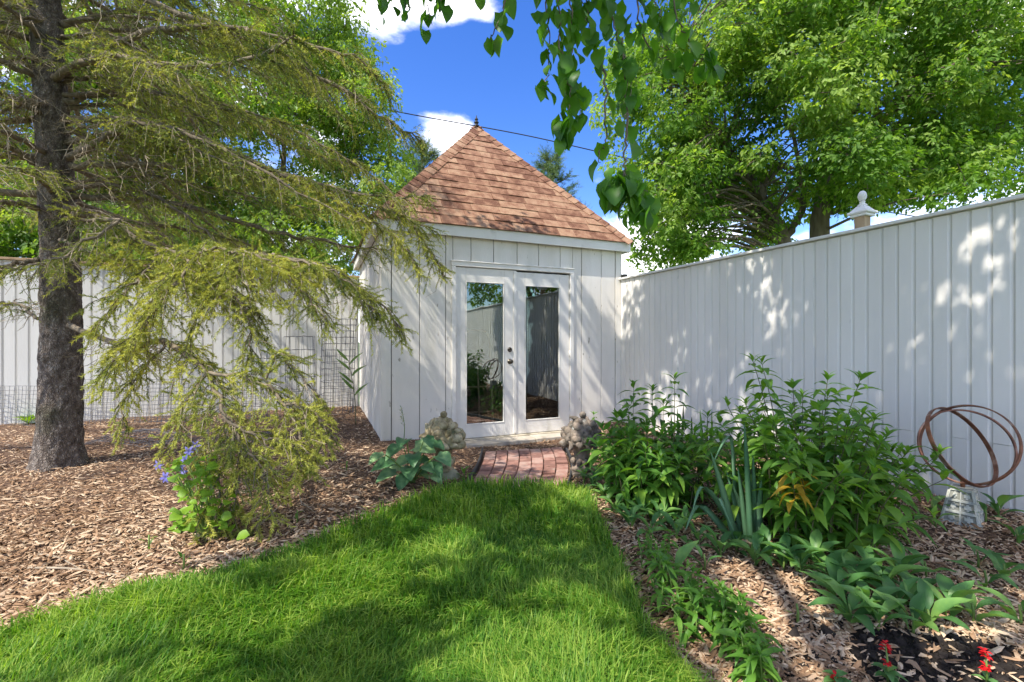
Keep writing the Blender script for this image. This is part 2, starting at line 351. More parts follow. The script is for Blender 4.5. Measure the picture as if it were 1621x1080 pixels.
def mulch_mat():
    m = mat('mulch_ground', (0.035, 0.019, 0.011), (0.12, 0.066, 0.038), 34, 0.95, 0.02, 60, c3=(0.26, 0.165, 0.10), detail=6)
    # dark garden soil in the corner of the right bed: a stain with its own shape
    nt = m.node_tree; N = nt.nodes; L = nt.links; bs = [n for n in N if n.type == 'BSDF_PRINCIPLED'][0]
    col = bs.inputs['Base Color'].links[0].from_socket
    g = N.new('ShaderNodeNewGeometry'); vm = N.new('ShaderNodeVectorMath'); vm.operation = 'DISTANCE'; vm.inputs[1].default_value = (1.45, 1.55, 0)
    L.new(g.outputs['Position'], vm.inputs[0]); nz = N.new('ShaderNodeTexNoise'); nz.inputs['Scale'].default_value = 5; L.new(g.outputs['Position'], nz.inputs['Vector'])
    ad = N.new('ShaderNodeMath'); ad.operation = 'MULTIPLY_ADD'; L.new(nz.outputs['Fac'], ad.inputs[0]); ad.inputs[1].default_value = 0.8; L.new(vm.outputs['Value'], ad.inputs[2])
    mr = N.new('ShaderNodeMapRange'); mr.inputs['From Min'].default_value = 0.90; mr.inputs['From Max'].default_value = 1.0; L.new(ad.outputs[0], mr.inputs['Value'])
    mx = N.new('ShaderNodeMix'); mx.data_type = 'RGBA'; L.new(mr.outputs[0], mx.inputs['Factor']); mx.inputs['A'].default_value = (0.022, 0.016, 0.012, 1); L.new(col, mx.inputs['B'])
    L.new(mx.outputs['Result'], bs.inputs['Base Color']); return m
def bark_mat():
    m = M['bark']; nt = m.node_tree; N = nt.nodes; L = nt.links; bs = [n for n in N if n.type == 'BSDF_PRINCIPLED'][0]; old = bs.inputs['Normal'].links[0].from_node
    g = N.new('ShaderNodeNewGeometry'); mp = N.new('ShaderNodeMapping'); mp.inputs['Scale'].default_value = (1, 1, 0.72); L.new(g.outputs['Position'], mp.inputs[0])
    nz = N.new('ShaderNodeTexNoise'); nz.inputs['Scale'].default_value = 14; L.new(mp.outputs[0], nz.inputs['Vector'])
    ad = N.new('ShaderNodeMix'); ad.data_type = 'VECTOR'; ad.inputs['Factor'].default_value = 0.14; L.new(mp.outputs[0], ad.inputs['A']); L.new(nz.outputs['Color'], ad.inputs['B'])
    v = N.new('ShaderNodeTexVoronoi'); v.feature = 'DISTANCE_TO_EDGE'; v.inputs['Scale'].default_value = 46; L.new(ad.outputs['Result'], v.inputs['Vector'])
    mr = N.new('ShaderNodeMapRange'); mr.inputs['From Max'].default_value = 0.30; mr.inputs['To Min'].default_value = 0.35; L.new(v.outputs['Distance'], mr.inputs['Value'])
    bp = N.new('ShaderNodeBump'); bp.inputs['Distance'].default_value = 0.012; L.new(mr.outputs[0], bp.inputs['Height']); L.new(old.outputs[0], bp.inputs['Normal']); old.inputs['Distance'].default_value = 0.008
    L.new(bp.outputs[0], bs.inputs['Normal'])
    col = bs.inputs['Base Color'].links[0].from_socket; mx = N.new('ShaderNodeMix'); mx.data_type = 'RGBA'; L.new(mr.outputs[0], mx.inputs['Factor']); mx.inputs['A'].default_value = (0.06, 0.043, 0.033, 1); L.new(col, mx.inputs['B']); L.new(mx.outputs['Result'], bs.inputs['Base Color'])
bark_mat()
M['mulch'] = mulch_mat()
def glass_mat():
    m = bpy.data.materials.new('door_glass'); m.use_nodes = True; nt = m.node_tree; N = nt.nodes; L = nt.links; N.clear()
    out = N.new('ShaderNodeOutputMaterial'); t = N.new('ShaderNodeBsdfTransparent'); g = N.new('ShaderNodeBsdfGlossy'); g.inputs['Roughness'].default_value = 0.012
    t.inputs['Color'].default_value = (0.80, 0.86, 0.84, 1); g.inputs['Color'].default_value = (0.95, 1, 0.98, 1)
    f = N.new('ShaderNodeFresnel'); f.inputs['IOR'].default_value = 2.35
    nz = N.new('ShaderNodeTexNoise'); nz.inputs['Scale'].default_value = 2.2; gm = N.new('ShaderNodeNewGeometry'); L.new(gm.outputs['Position'], nz.inputs['Vector'])
    bp = N.new('ShaderNodeBump'); bp.inputs['Strength'].default_value = 0.12; bp.inputs['Distance'].default_value = 0.01; L.new(nz.outputs['Fac'], bp.inputs['Height'])
    L.new(bp.outputs[0], g.inputs['Normal'])
    x = N.new('ShaderNodeMixShader'); L.new(f.outputs[0], x.inputs[0]); L.new(t.outputs[0], x.inputs[1]); L.new(g.outputs[0], x.inputs[2]); L.new(x.outputs[0], out.inputs[0]); return m
M['glass'] = glass_mat()
# ------------------------------------------------------------------ layout (metres; ground z = 0)
U = np.array([0.9205, 0.3907]); VV_ = np.array([-0.3907, 0.9205])       # along the shed front, into its depth
FL = np.array([-1.553, 5.468]); SW, SD = 3.44, 3.20                    # front left corner, width, depth
FR = FL + U*SW; BL = FL + VV_*SD
ROT = math.atan2(U[1], U[0])
FENCE_U = float(FR @ U)
def gz(x, y):
    x = np.asarray(x, float); y = np.asarray(y, float)
    dip = -0.15*np.exp(-((x - 0.15)/1.0)**2 - ((y - 5.2)/1.2)**2)
    df = FENCE_U - (x*U[0] + y*U[1])
    rise = 0.06*np.exp(-(df/0.55)**2)*(y < 6.2)*np.clip((6.0 - y)/1.2, 0, 1)
    s_ = (x - FL[0])*U[0] + (y - FL[1])*U[1]; w_ = (x - FL[0])*VV_[0] + (y - FL[1])*VV_[1]
    k = np.clip((s_ - 0.66)/0.16, 0, 1)*np.clip((2.98 - s_)/0.16, 0, 1)*np.clip((w_ + 0.55)/0.2, 0, 1)*np.clip((0.5 - w_)/0.2, 0, 1)
    dip = np.minimum(dip, -0.118*k)
    mound = 0.065*np.exp(-(((x - 2.85)/0.45)**2 + ((y - 2.85)/0.45)**2))
    return dip + rise + mound
def wood(x, y): return gz(x, y) + 0.022*(vnoise(x*2.1, y*2.1, 1) - 0.4) + 0.008*(vnoise(x*9, y*9, 2) - 0.5)

LAWN = [tuple(gp(*p)[:2]) for p in ((-40, 1034), (0, 1022), (120, 986), (247, 941), (345, 914), (430, 893), (493, 870), (567, 833), (632, 804), (716, 772), (745, 767), (892, 769),
        (924, 776), (944, 812), (962, 850), (982, 900), (1003, 960), (1028, 1020), (1078, 1085))] + [(0.78, 1.15), (1.25, 0.3), (1.9, -1.2), (2.6, -4.5), (-7, -4.5), (-7, 0.6), (-4.2, 1.1)]

# ------------------------------------------------------------------ ground sheets
def grid_mesh(name, xs, ys, zf, keep=None, smooth=True):
    X, Y = np.meshgrid(xs, ys); Z = zf(X, Y); nx, ny = len(xs), len(ys)
    V = np.stack([X, Y, Z], -1).reshape(-1, 3)
    i, j = np.meshgrid(np.arange(nx - 1), np.arange(ny - 1)); a = (j*nx + i).ravel()
    Q = np.stack([a, a + 1, a + nx + 1, a + nx], -1)
    if keep is not None:
        c = V[Q].mean(1); Q = Q[keep(c[:, 0], c[:, 1])]
        used = np.unique(Q); mp = np.zeros(len(V), int); mp[used] = np.arange(len(used)); V = V[used]; Q = mp[Q]
    return make_mesh(name, V, [Q], smooth)
far = np.array([-400, -150, -60, -30.]); 
structure(obj('ground', grid_mesh('ground', np.concatenate([far, np.linspace(-16, 12, 60), -far[::-1]]), np.concatenate([far, np.linspace(-10, 12, 50), -far[::-1]]),
          lambda x, y: gz(x, y)*1.15 - 0.06), M['ground']))
def in_yard(x, y): return (x*U[0] + y*U[1] < FENCE_U + 0.05) & ((x - BL[0])*VV_[0] + (y - BL[1])*VV_[1] < 0.1)
structure(obj('mulch_bed', grid_mesh('mulch_bed', np.arange(-11, 5.2, 0.07), np.arange(-3, 9.6, 0.07), lambda x, y: wood(x, y), in_yard), M['mulch']))
structure(obj('lawn', grid_mesh('lawn', np.arange(-7, 2.8, 0.07), np.arange(-4.5, 4.2, 0.07), lambda x, y: wood(x, y) + 0.014,
          lambda x, y: inpoly(x, y, LAWN)), M['lawn']))

# ------------------------------------------------------------------ right fence
FW = 0.107
def board_mesh(name, w, z0, z1, back=0.022, flat=0.76, th=0.036):
    prof = [(0.0006, 0), (flat*w, 0.0), (w - 0.0006, back), (w - 0.0006, th), (0.0006, th)]
    V = [(x, y, z0) for x, y in prof] + [(x, y, z1) for x, y in prof]
    Fs = [(0, 1, 6, 5), (1, 2, 7, 6), (2, 3, 8, 7), (3, 4, 9, 8), (4, 0, 5, 9), (0, 1, 2), (0, 2, 4), (2, 3, 4), (5, 6, 7), (5, 7, 9), (7, 8, 9)]
    V = np.array(V, float); return make_mesh(name, V, split_faces(orient(V, Fs)))
def build_right_fence():
    rz = math.atan2(-VV_[1], -VV_[0])
    root = thing('board_fence', 'long white vertical board fence running from the shed past the flower bed', 'fence', (FR[0], FR[1], 0), rz)
    full = board_mesh('board', FW, -0.06, 2.105); low = board_mesh('board', FW, -0.06, 0.517); up = board_mesh('board', FW, 0.521, 2.105)
    n = int(10.6/FW); r = random.Random(3)
    for i in range(n):
        t = 0.03 + i*FW
        split = 1.68 < t < 1.82 or 3.42 < t < 3.66 or 3.86 < t < 4.12 or 6.0 < t < 6.3
        for me in ((low, up) if split else (full,)):
            b = obj('board', me, M['fence'], root, (t, r.uniform(-0.0015, 0.0015), r.uniform(-0.004, 0.0)))
            b.rotation_euler = (0, 0, r.uniform(-0.006, 0.006))
    L = n*FW + 0.03
    k = 0.02
    while k < L - 0.1:
        e = min(k + 2.42, L); obj('cap_rail', box_mesh('cap_rail', k, e - 0.003, -0.036, 0.075, 2.110, 2.136, c=0.003), M['fence2'], root); k = e
    for z in (0.35, 1.15, 1.95): obj('rail', box_mesh('rail', 0.02, L, 0.040, 0.078, z - 0.045, z + 0.045), M['fence2'], root)
    for t in (0.9, 3.38, 5.8, 8.2): obj('post', box_mesh('post', t - 0.045, t + 0.045, 0.081, 0.171, -0.1, 2.10), M['fence2'], root)
    obj('end_block', box_mesh('end_block', 0.03, 0.10, 0.0, 0.07, 2.139, 2.19), M['dark'], root)
    return root
build_right_fence()

def post_finial():
    t = 3.133; p = FR - VV_*t + U*0.30
    root = thing('fence_post', 'post with white turned ball cap rising behind the long white fence', 'post', (p[0], p[1], 0), math.atan2(-VV_[1], -VV_[0]))
    obj('shaft', box_mesh('shaft', -0.062, 0.062, -0.062, 0.062, -0.1, 2.3200, c=0.006), M['rawwood'], root)
    a = Acc()
    a.add(*cbox(-0.095, 0.095, -0.095, 0.095, 2.3010, 2.3250, 0.004)); a.add(*cbox(-0.118, 0.118, -0.118, 0.118, 2.3252, 2.3470, 0.006))
    # pyramid roof of the cap
    V = np.array([(-0.10, -0.10, 2.3470), (0.10, -0.10, 2.3470), (0.10, 0.10, 2.3470), (-0.10, 0.10, 2.3470), (-0.045, -0.045, 2.3970), (0.045, -0.045, 2.3970), (0.045, 0.045, 2.3970), (-0.045, 0.045, 2.3970)])
    a.add(V, split_faces(orient(V, [(0, 1, 2, 3), (4, 5, 6, 7), (0, 1, 5, 4), (1, 2, 6, 5), (2, 3, 7, 6), (3, 0, 4, 7)])))
    obj('cap', a.mesh('cap'), M['trim'], root)
    R = 0.048; zc = 2.3970
    prof = [(0.05, zc), (0.052, zc + 0.012), (0.036, zc + 0.02), (0.026, zc + 0.032), (0.034, zc + 0.042), (0.024, zc + 0.050)] + \
           [(R*math.sin(a_), zc + 0.09 - R*math.cos(a_)) for a_ in np.linspace(0.5, math.pi - 0.001, 14)]
    bo = obj('ball', Acc().add(*lathe(prof, 24)).mesh('ball', True), M['trim'], root)
    for o in root.children: o.scale = (0.70, 0.70, 1.0)
post_finial()

# ------------------------------------------------------------------ left fence behind the spruce
def build_left_fence():
    L = 9.4; w = 0.142; p = BL - U*L
    root = thing('board_fence', 'weathered white board fence behind the spruce and the wire cages', 'fence', (p[0], p[1], 0), ROT)
    me = board_mesh('board', w, -0.06, 2.36, 0.018, 0.80); r = random.Random(5)
    for i in range(int(L/w)):
        b = obj('board', me, M['fence2'], root, (i*w, r.uniform(-0.003, 0.003), r.uniform(-0.006, 0)))
        b.rotation_euler = (0, 0, r.uniform(-0.014, 0.014))
    k = 0
    while k < L - 0.1:
        e = min(k + 2.4, L - 0.02); obj('cap_rail', box_mesh('cap_rail', k, e - 0.003, -0.04, 0.08, 2.366, 2.40), M['rawwood'], root); k = e + 0.0 if e < L - 0.02 else L
    for z in (0.35, 2.0): obj('rail', box_mesh('rail', 0, L - 0.03, 0.040, 0.078, z - 0.045, z + 0.045), M['fence2'], root)
    for t in (0.2, 2.6, 5.0, 7.4): obj('post', box_mesh('post', t, t + 0.09, 0.081, 0.171, -0.1, 2.36), M['fence2'], root)
build_left_fence()

# ------------------------------------------------------------------ the shed
EAVE, APEX, OV = 2.66, 4.78, 0.12
DOOR_A, DOOR_M, DOOR_B = 0.905, 1.735, 2.565
def build_shed():
    root = thing('garden_shed', 'small white square shed with pyramid roof of brown shingles', 'shed', (FL[0], FL[1], 0), ROT)
    r = random.Random(11); WT = 2.535
    # front wall: framing with siding boards either side of and above the doors
    a = Acc()
    a.add(*cbox(0.07, 0.885, 0.002, 0.06, -0.09, WT)); a.add(*cbox(2.585, SW - 0.07, 0.002, 0.06, -0.09, WT)); a.add(*cbox(0.886, 2.584, 0.002, 0.06, 2.175, WT))
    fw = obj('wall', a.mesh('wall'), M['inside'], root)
    edges = [0.10, 0.44, 0.77, 1.104, 1.416, 1.755, 2.078, 2.417, 2.765, 3.10, SW - 0.095]; g = 0.004
    def sb(x0, x1, z0, z1):
        if x1 - x0 < 0.02: return
        dw = r.uniform(-0.0015, 0.0015)
        obj('siding_board', box_mesh('siding_board', x0 + g, x1 - g, -0.016 + dw, 0.001, z0, z1, c=0.004), M['white'], fw)
    for e0, e1 in zip(edges[:-1], edges[1:]):
        if e1 <= 0.86 or e0 >= 2.62: sb(e0, e1, -0.03, WT); continue
        if e0 < 0.86: sb(e0, 0.86 + g, -0.03, WT)
        if e1 > 2.62: sb(2.62 - g, e1, -0.03, WT)
        sb(max(e0, 0.86 if e0 < 0.86 else e0), min(e1, 2.62) if e1 > 2.62 else e1, 2.205, WT)
    # left, right and back walls
    def side(ang, ox, oy, L, step):
        a = Acc().add(*cbox(0.06, L - 0.06, 0.002, 0.06, -0.06, WT)); w = obj('wall', a.mesh('wall'), M['inside'], root, (ox, oy, 0)); w.rotation_euler = (0, 0, ang)
        x = 0.03
        while x < L - 0.06:
            e = min(x + step, L - 0.03); obj('siding_board', box_mesh('siding_board', x + g, e - g, -0.016 + r.uniform(-0.003, 0.003), 0.001, -0.04, WT, c=0.004), M['white'], w); x = e
    side(-math.pi/2, 0.0, SD, SD, 0.205)        # left wall, seen at a slant
    side(math.pi/2, SW, 0.0, SD, 0.33)
    side(math.pi, SW, SD, SW, 0.33)
    for (x0, x1, y0, y1) in ((-0.021, 0.093, -0.021, -0.001), (-0.024, -0.003, 0.002, 0.10), (SW - 0.088, SW + 0.019, -0.021, -0.001), (SW + 0.003, SW + 0.022, 0.002, 0.10)):
        obj('corner_board', box_mesh('corner_board', x0, x1, y0, y1, -0.02, WT, c=0.003), M['white'], root)
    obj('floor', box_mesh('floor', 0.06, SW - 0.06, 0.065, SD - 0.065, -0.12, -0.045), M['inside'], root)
    # door casing, threshold
    cs = Acc()
    for x0, x1, z0, z1 in ((0.846, 0.899, -0.07, 2.155), (2.571, 2.626, -0.07, 2.155), (0.840, 2.632, 2.157, 2.214)):
        cs.add(*cbox(x0, x1, -0.038, -0.018, z0, z1, 0.003))
    cs.add(*cbox(0.832, 2.640, -0.05, -0.018, 2.2145, 2.228, 0.003))
    obj('door_casing', cs.mesh('door_casing'), M['trim'], root)
    jm = Acc()
    for x0, x1 in ((0.8855, 0.901), (2.569, 2.5845)): jm.add(*cbox(x0, x1, -0.015, 0.08, -0.06, 2.154, 0.002))
    jm.add(*cbox(0.9012, 2.5688, -0.015, 0.08, 2.1560, 2.170, 0.002))
    obj('door_jamb', jm.mesh('door_jamb'), M['trim'], root)
    obj('threshold', box_mesh('threshold', 0.84, 2.63, -0.06, 0.07, -0.115, -0.062, c=0.004), M['sill'], root)
    # two glazed doors
    def door(x0, x1, top, gx0, gx1, gz0, gz1, left):
        b = -0.055; y0, y1 = -0.012, 0.03
        d = Acc()
        d.add(*cbox(x0, gx0 - 0.0008, y0, y1, b, top, 0.002)); d.add(*cbox(gx1 + 0.0008, x1, y0, y1, b, top, 0.002))
        d.add(*cbox(gx0, gx1, y0 + 0.0006, y1, b, gz0, 0.002)); d.add(*cbox(gx0, gx1, y0 + 0.0006, y1, gz1, top, 0.002))
        o = obj('door', d.mesh('door'), M['trim'], root)
        obj('pane', box_mesh('pane', gx0 + 0.004, gx1 - 0.004, 0.005, 0.0056, gz0 + 0.004, gz1 - 0.004, c=0.0001), M['glass'], o)
        be = Acc(); e = 0.013
        for q in ((gx0 + 0.001, gx0 + e, gz0 + e, gz1 - e), (gx1 - e, gx1 - 0.001, gz0 + e, gz1 - e), (gx0 + 0.001, gx1 - 0.001, gz0 + 0.001, gz0 + e - 0.0006), (gx0 + 0.001, gx1 - 0.001, gz1 - e + 0.0006, gz1 - 0.001)):
            be.add(*cbox(q[0], q[1], -0.017, 0.003, q[2], q[3], 0.003))
        obj('glazing_bead', be.mesh('glazing_bead'), M['trim'], o)
        hx = x0 - 0.002 if left else x1 + 0.002
        for z in (0.18, 1.02, 1.88): obj('hinge', Acc().add(*tube([(hx, -0.018, z - 0.045), (hx, -0.018, z + 0.045)], 0.007, 8)).mesh('hinge', True), M['trim'], o)
        if left:
            obj('astragal', box_mesh('astragal', x1 - 0.028, x1 + 0.014, -0.024, -0.0125, b + 0.02, top - 0.004), M['trim'], o)
            def turned(name, z, prof):
                V, Fs = lathe(prof, 20); V = V[:, [0, 2, 1]]*np.array([1, -1, 1]) + np.array([1.648, -0.013, z]); obj(name, Acc().add(V, Fs).mesh(name, True), M['bronze'], o)
            turned('knob', 0.925, [(0.001, 0.0), (0.034, 0.0), (0.034, 0.006), (0.015, 0.010), (0.012, 0.03), (0.024, 0.036), (0.030, 0.048), (0.028, 0.06), (0.016, 0.068), (0.001, 0.070)])
            turned('deadbolt', 1.085, [(0.001, 0.0), (0.033, 0.0), (0.032, 0.012), (0.026, 0.022), (0.012, 0.023), (0.011, 0.018), (0.001, 0.018)])
        return o
    door(DOOR_A, DOOR_M - 0.004, 2.148, 1.036, 1.572, 0.115, 1.972, True)
    door(DOOR_M + 0.003, DOOR_B, 2.132, 1.872, 2.412, 0.115, 1.960, False)
    # eaves
    lo, hi = 2.518, 2.652
    obj('fascia', box_mesh('fascia', -OV + 0.008, SW + OV - 0.008, -OV + 0.008, -OV + 0.028, lo, hi), M['trim'], root)
    obj('fascia', box_mesh('fascia', -OV + 0.008, SW + OV - 0.008, SD + OV - 0.028, SD + OV - 0.008, lo, hi), M['trim'], root)
    obj('fascia', box_mesh('fascia', -OV + 0.008, -OV + 0.028, -OV + 0.0285, SD + OV - 0.0285, lo, hi), M['trim'], root)
    obj('fascia', box_mesh('fascia', SW + OV - 0.028, SW + OV - 0.008, -OV + 0.0285, SD + OV - 0.0285, lo, hi), M['trim'], root)
    sf = Acc(); q = OV - 0.029
    for x0, x1, y0, y1 in ((-q, SW + q, -q, -0.024), (-q, SW + q, SD + 0.024, SD + q), (-q, -0.025, -0.0235, SD + 0.0235), (SW + 0.025, SW + q, -0.0235, SD + 0.0235)):
        sf.add(*cbox(x0, x1, y0, y1, 2.537, 2.547, 0.001))
    obj('soffit', sf.mesh('soffit'), M['trim'], root)
    # roof: deck, shingles course by course, hip caps, finial
    A = np.array([SW/2, SD/2, APEX]); c = [np.array([-OV, -OV, EAVE]), np.array([SW + OV, -OV, EAVE]), np.array([SW + OV, SD + OV, EAVE]), np.array([-OV, SD + OV, EAVE])]
    V = np.array(c + [A - (0, 0, 0.02)] + [p - (0, 0, 0.006) for p in c])
    V[:4] -= np.array([0, 0, 0.001])
    roof = obj('roof', make_mesh('roof', V, split_faces(orient(V, [(0, 1, 4), (1, 2, 4), (2, 3, 4), (3, 0, 4), (5, 6, 7, 8), (0, 1, 6, 5), (1, 2, 7, 6), (2, 3, 8, 7), (3, 0, 5, 8)]))), M['deck'], root)
    ROWS = 17
    def face(p0, p1):
        mid = (p0 + p1)/2; e = A - mid; hw = np.linalg.norm(p1 - p0)/2; ax = (p1 - p0)/(2*hw); n = unit(np.cross(ax, e)); n = n if n[2] > 0 else -n
        out = []
        for i in range(ROWS):
            q0 = i/ROWS - (0.008 if i == 0 else 0); q1 = min((i + 1.3)/ROWS, 0.999); x = -hw*(1 - q0) - r.uniform(0, 0.3)
            while x < hw*(1 - q0):
                x1 = x + r.choice((0.17, 0.26, 0.32, 0.34, 0.40)) ; lift = 0.013 + (0.007 if r.random() < 0.4 else 0) 
                P = []
                for (q, xx, off) in ((q0, x + 0.002, lift), (q0, x1 - 0.002, lift), (q1, x1 - 0.002, 0.004), (q1, x + 0.002, 0.004)):
                    m_ = hw*(1 - max(q, 0)); P.append((np.clip(xx, -m_, m_), q, off))
                if abs(P[1][0] - P[0][0]) > 0.025:
                    top = [mid + ax*u_ + e*q + n*o_ for u_, q, o_ in P]; bot = [mid + ax*u_ + e*q + n*max(o_ - 0.011, 0.001) for u_, q, o_ in P]
                    VV2 = np.array(top + bot); out.append((VV2, split_faces(orient(VV2, [(0, 1, 2, 3), (4, 5, 6, 7), (0, 1, 5, 4), (1, 2, 6, 5), (2, 3, 7, 6), (3, 0, 4, 7)]))))
                x = x1
        return out
    for Vs, Fs in face(c[0], c[1]): obj('shingle', make_mesh('shingle', Vs, Fs), M['shingle'], roof)
    a = Acc()
    for k in (1, 2, 3):
        for Vs, Fs in face(c[k], c[(k + 1) % 4]): a.add(Vs, Fs)
    stuff(obj('shingle', a.mesh('shingle'), M['shingle'], roof))
    nf = [unit(np.array(v)) for v in ((0, -(APEX - EAVE), SD/2 + OV), ((APEX - EAVE), 0, SW/2 + OV), (0, (APEX - EAVE), SD/2 + OV), (-(APEX - EAVE), 0, SW/2 + OV))]
    def hips(k):
        p = c[k]; hd = A - p; Lh = np.linalg.norm(hd); hd = hd/Lh; na, nb = nf[k], nf[(k + 3) % 4]; up = unit(na + nb)
        ga = np.cross(na, hd); gb = np.cross(nb, hd)
        mid = (c[k] + c[(k+1) % 4])/2; ga = ga if np.dot(ga, mid - p) > 0 else -ga
        mid = (c[k] + c[(k+3) % 4])/2; gb = gb if np.dot(gb, mid - p) > 0 else -gb
        s = -0.01; out = []
        while s < Lh - 0.02:
            e = min(s + 0.21, Lh + 0.01); w = 0.128; VV3 = []
            for (t, lift) in ((s, 0.030), (e, 0.017)):
                b = p + hd*t
                for dz in (0, -0.009):
                    VV3 += [b + ga*w + na*(lift - 0.006 + dz), b + up*(lift + 0.004 + dz), b + gb*w + nb*(lift - 0.006 + dz)]
            VV3 = np.array(VV3)
            Fs = [(0, 1, 7, 6), (1, 2, 8, 7), (3, 4, 10, 9), (4, 5, 11, 10), (0, 1, 4, 3), (1, 2, 5, 4), (6, 7, 10, 9), (7, 8, 11, 10), (0, 3, 9, 6), (2, 5, 11, 8)]
            out.append((VV3, [np.array(Fs)])); s += 0.15
        return out
    for k in (0, 1):
        for Vs, Fs in hips(k): obj('hip_cap', make_mesh('hip_cap', Vs, Fs), M['shingle'], roof)
    a = Acc()
    for k in (2, 3):
        for Vs, Fs in hips(k): a.add(Vs, Fs)
    stuff(obj('hip_cap', a.mesh('hip_cap'), M['shingle'], roof))
    z = APEX - 0.01
    obj('finial', Acc().add(*lathe([(0.001, z), (0.055, z), (0.05, z + 0.03), (0.028, z + 0.045), (0.022, z + 0.06), (0.038, z + 0.075), (0.040, z + 0.09), (0.02, z + 0.105), (0.018, z + 0.115), (0.03, z + 0.13), (0.026, z + 0.145), (0.01, z + 0.165), (0.006, z + 0.20), (0.001, z + 0.205)], 16, (SW/2, SD/2, 0))).mesh('finial', True), M['dark'], root)
    return root
build_shed()
def shed_pt(s, w, z): p = FL + U*s + VV_*w; return (p[0], p[1], z)

def hand_truck():
    root = thing('hand_truck', 'faded red tubular hand truck leaning inside the shed behind the door glass', 'hand truck', shed_pt(1.30, 0.20, -0.045), ROT)
    a = Acc(); y = lambda z: 0.02 + 0.10*z
    P = [(-0.20, y(0), 0.03), (-0.20, y(0.5), 0.5), (-0.19, y(1.2), 1.2), (-0.15, y(1.36), 1.36), (0, y(1.40), 1.40), (0.15, y(1.36), 1.36), (0.19, y(1.2), 1.2), (0.20, y(0.5), 0.5), (0.20, y(0), 0.03)]
    obj('frame', Acc().add(*tube(spline(P, 60), 0.013, 8)).mesh('frame', True), M['pinkmetal'], root)
    for z in (0.28, 0.62, 0.98): obj('crossbar', Acc().add(*tube([(-0.205, y(z) - 0.012, z), (0.205, y(z) - 0.012, z)], 0.012, 8)).mesh('crossbar', True), M['pinkmetal'], root)
    obj('spine', Acc().add(*tube([(0, y(0.05) - 0.022, 0.05), (0, y(1.0) - 0.022, 1.0)], 0.012, 8)).mesh('spine', True), M['pinkmetal'], root)
    obj('toe_plate', box_mesh('toe_plate', -0.22, 0.22, -0.12, 0.03, 0.0, 0.012), M['pinkmetal'], root)
    for s in (-1, 1):
        V, Fs = lathe([(0.02, -0.03), (0.09, -0.03), (0.118, -0.02), (0.125, 0), (0.118, 0.02), (0.09, 0.03), (0.02, 0.03)], 24); V = V[:, [2, 0, 1]] + np.array([s*0.26, 0.12, 0.125])
        obj('wheel', Acc().add(V, Fs).mesh('wheel', True), M['edging'], root)
hand_truck()

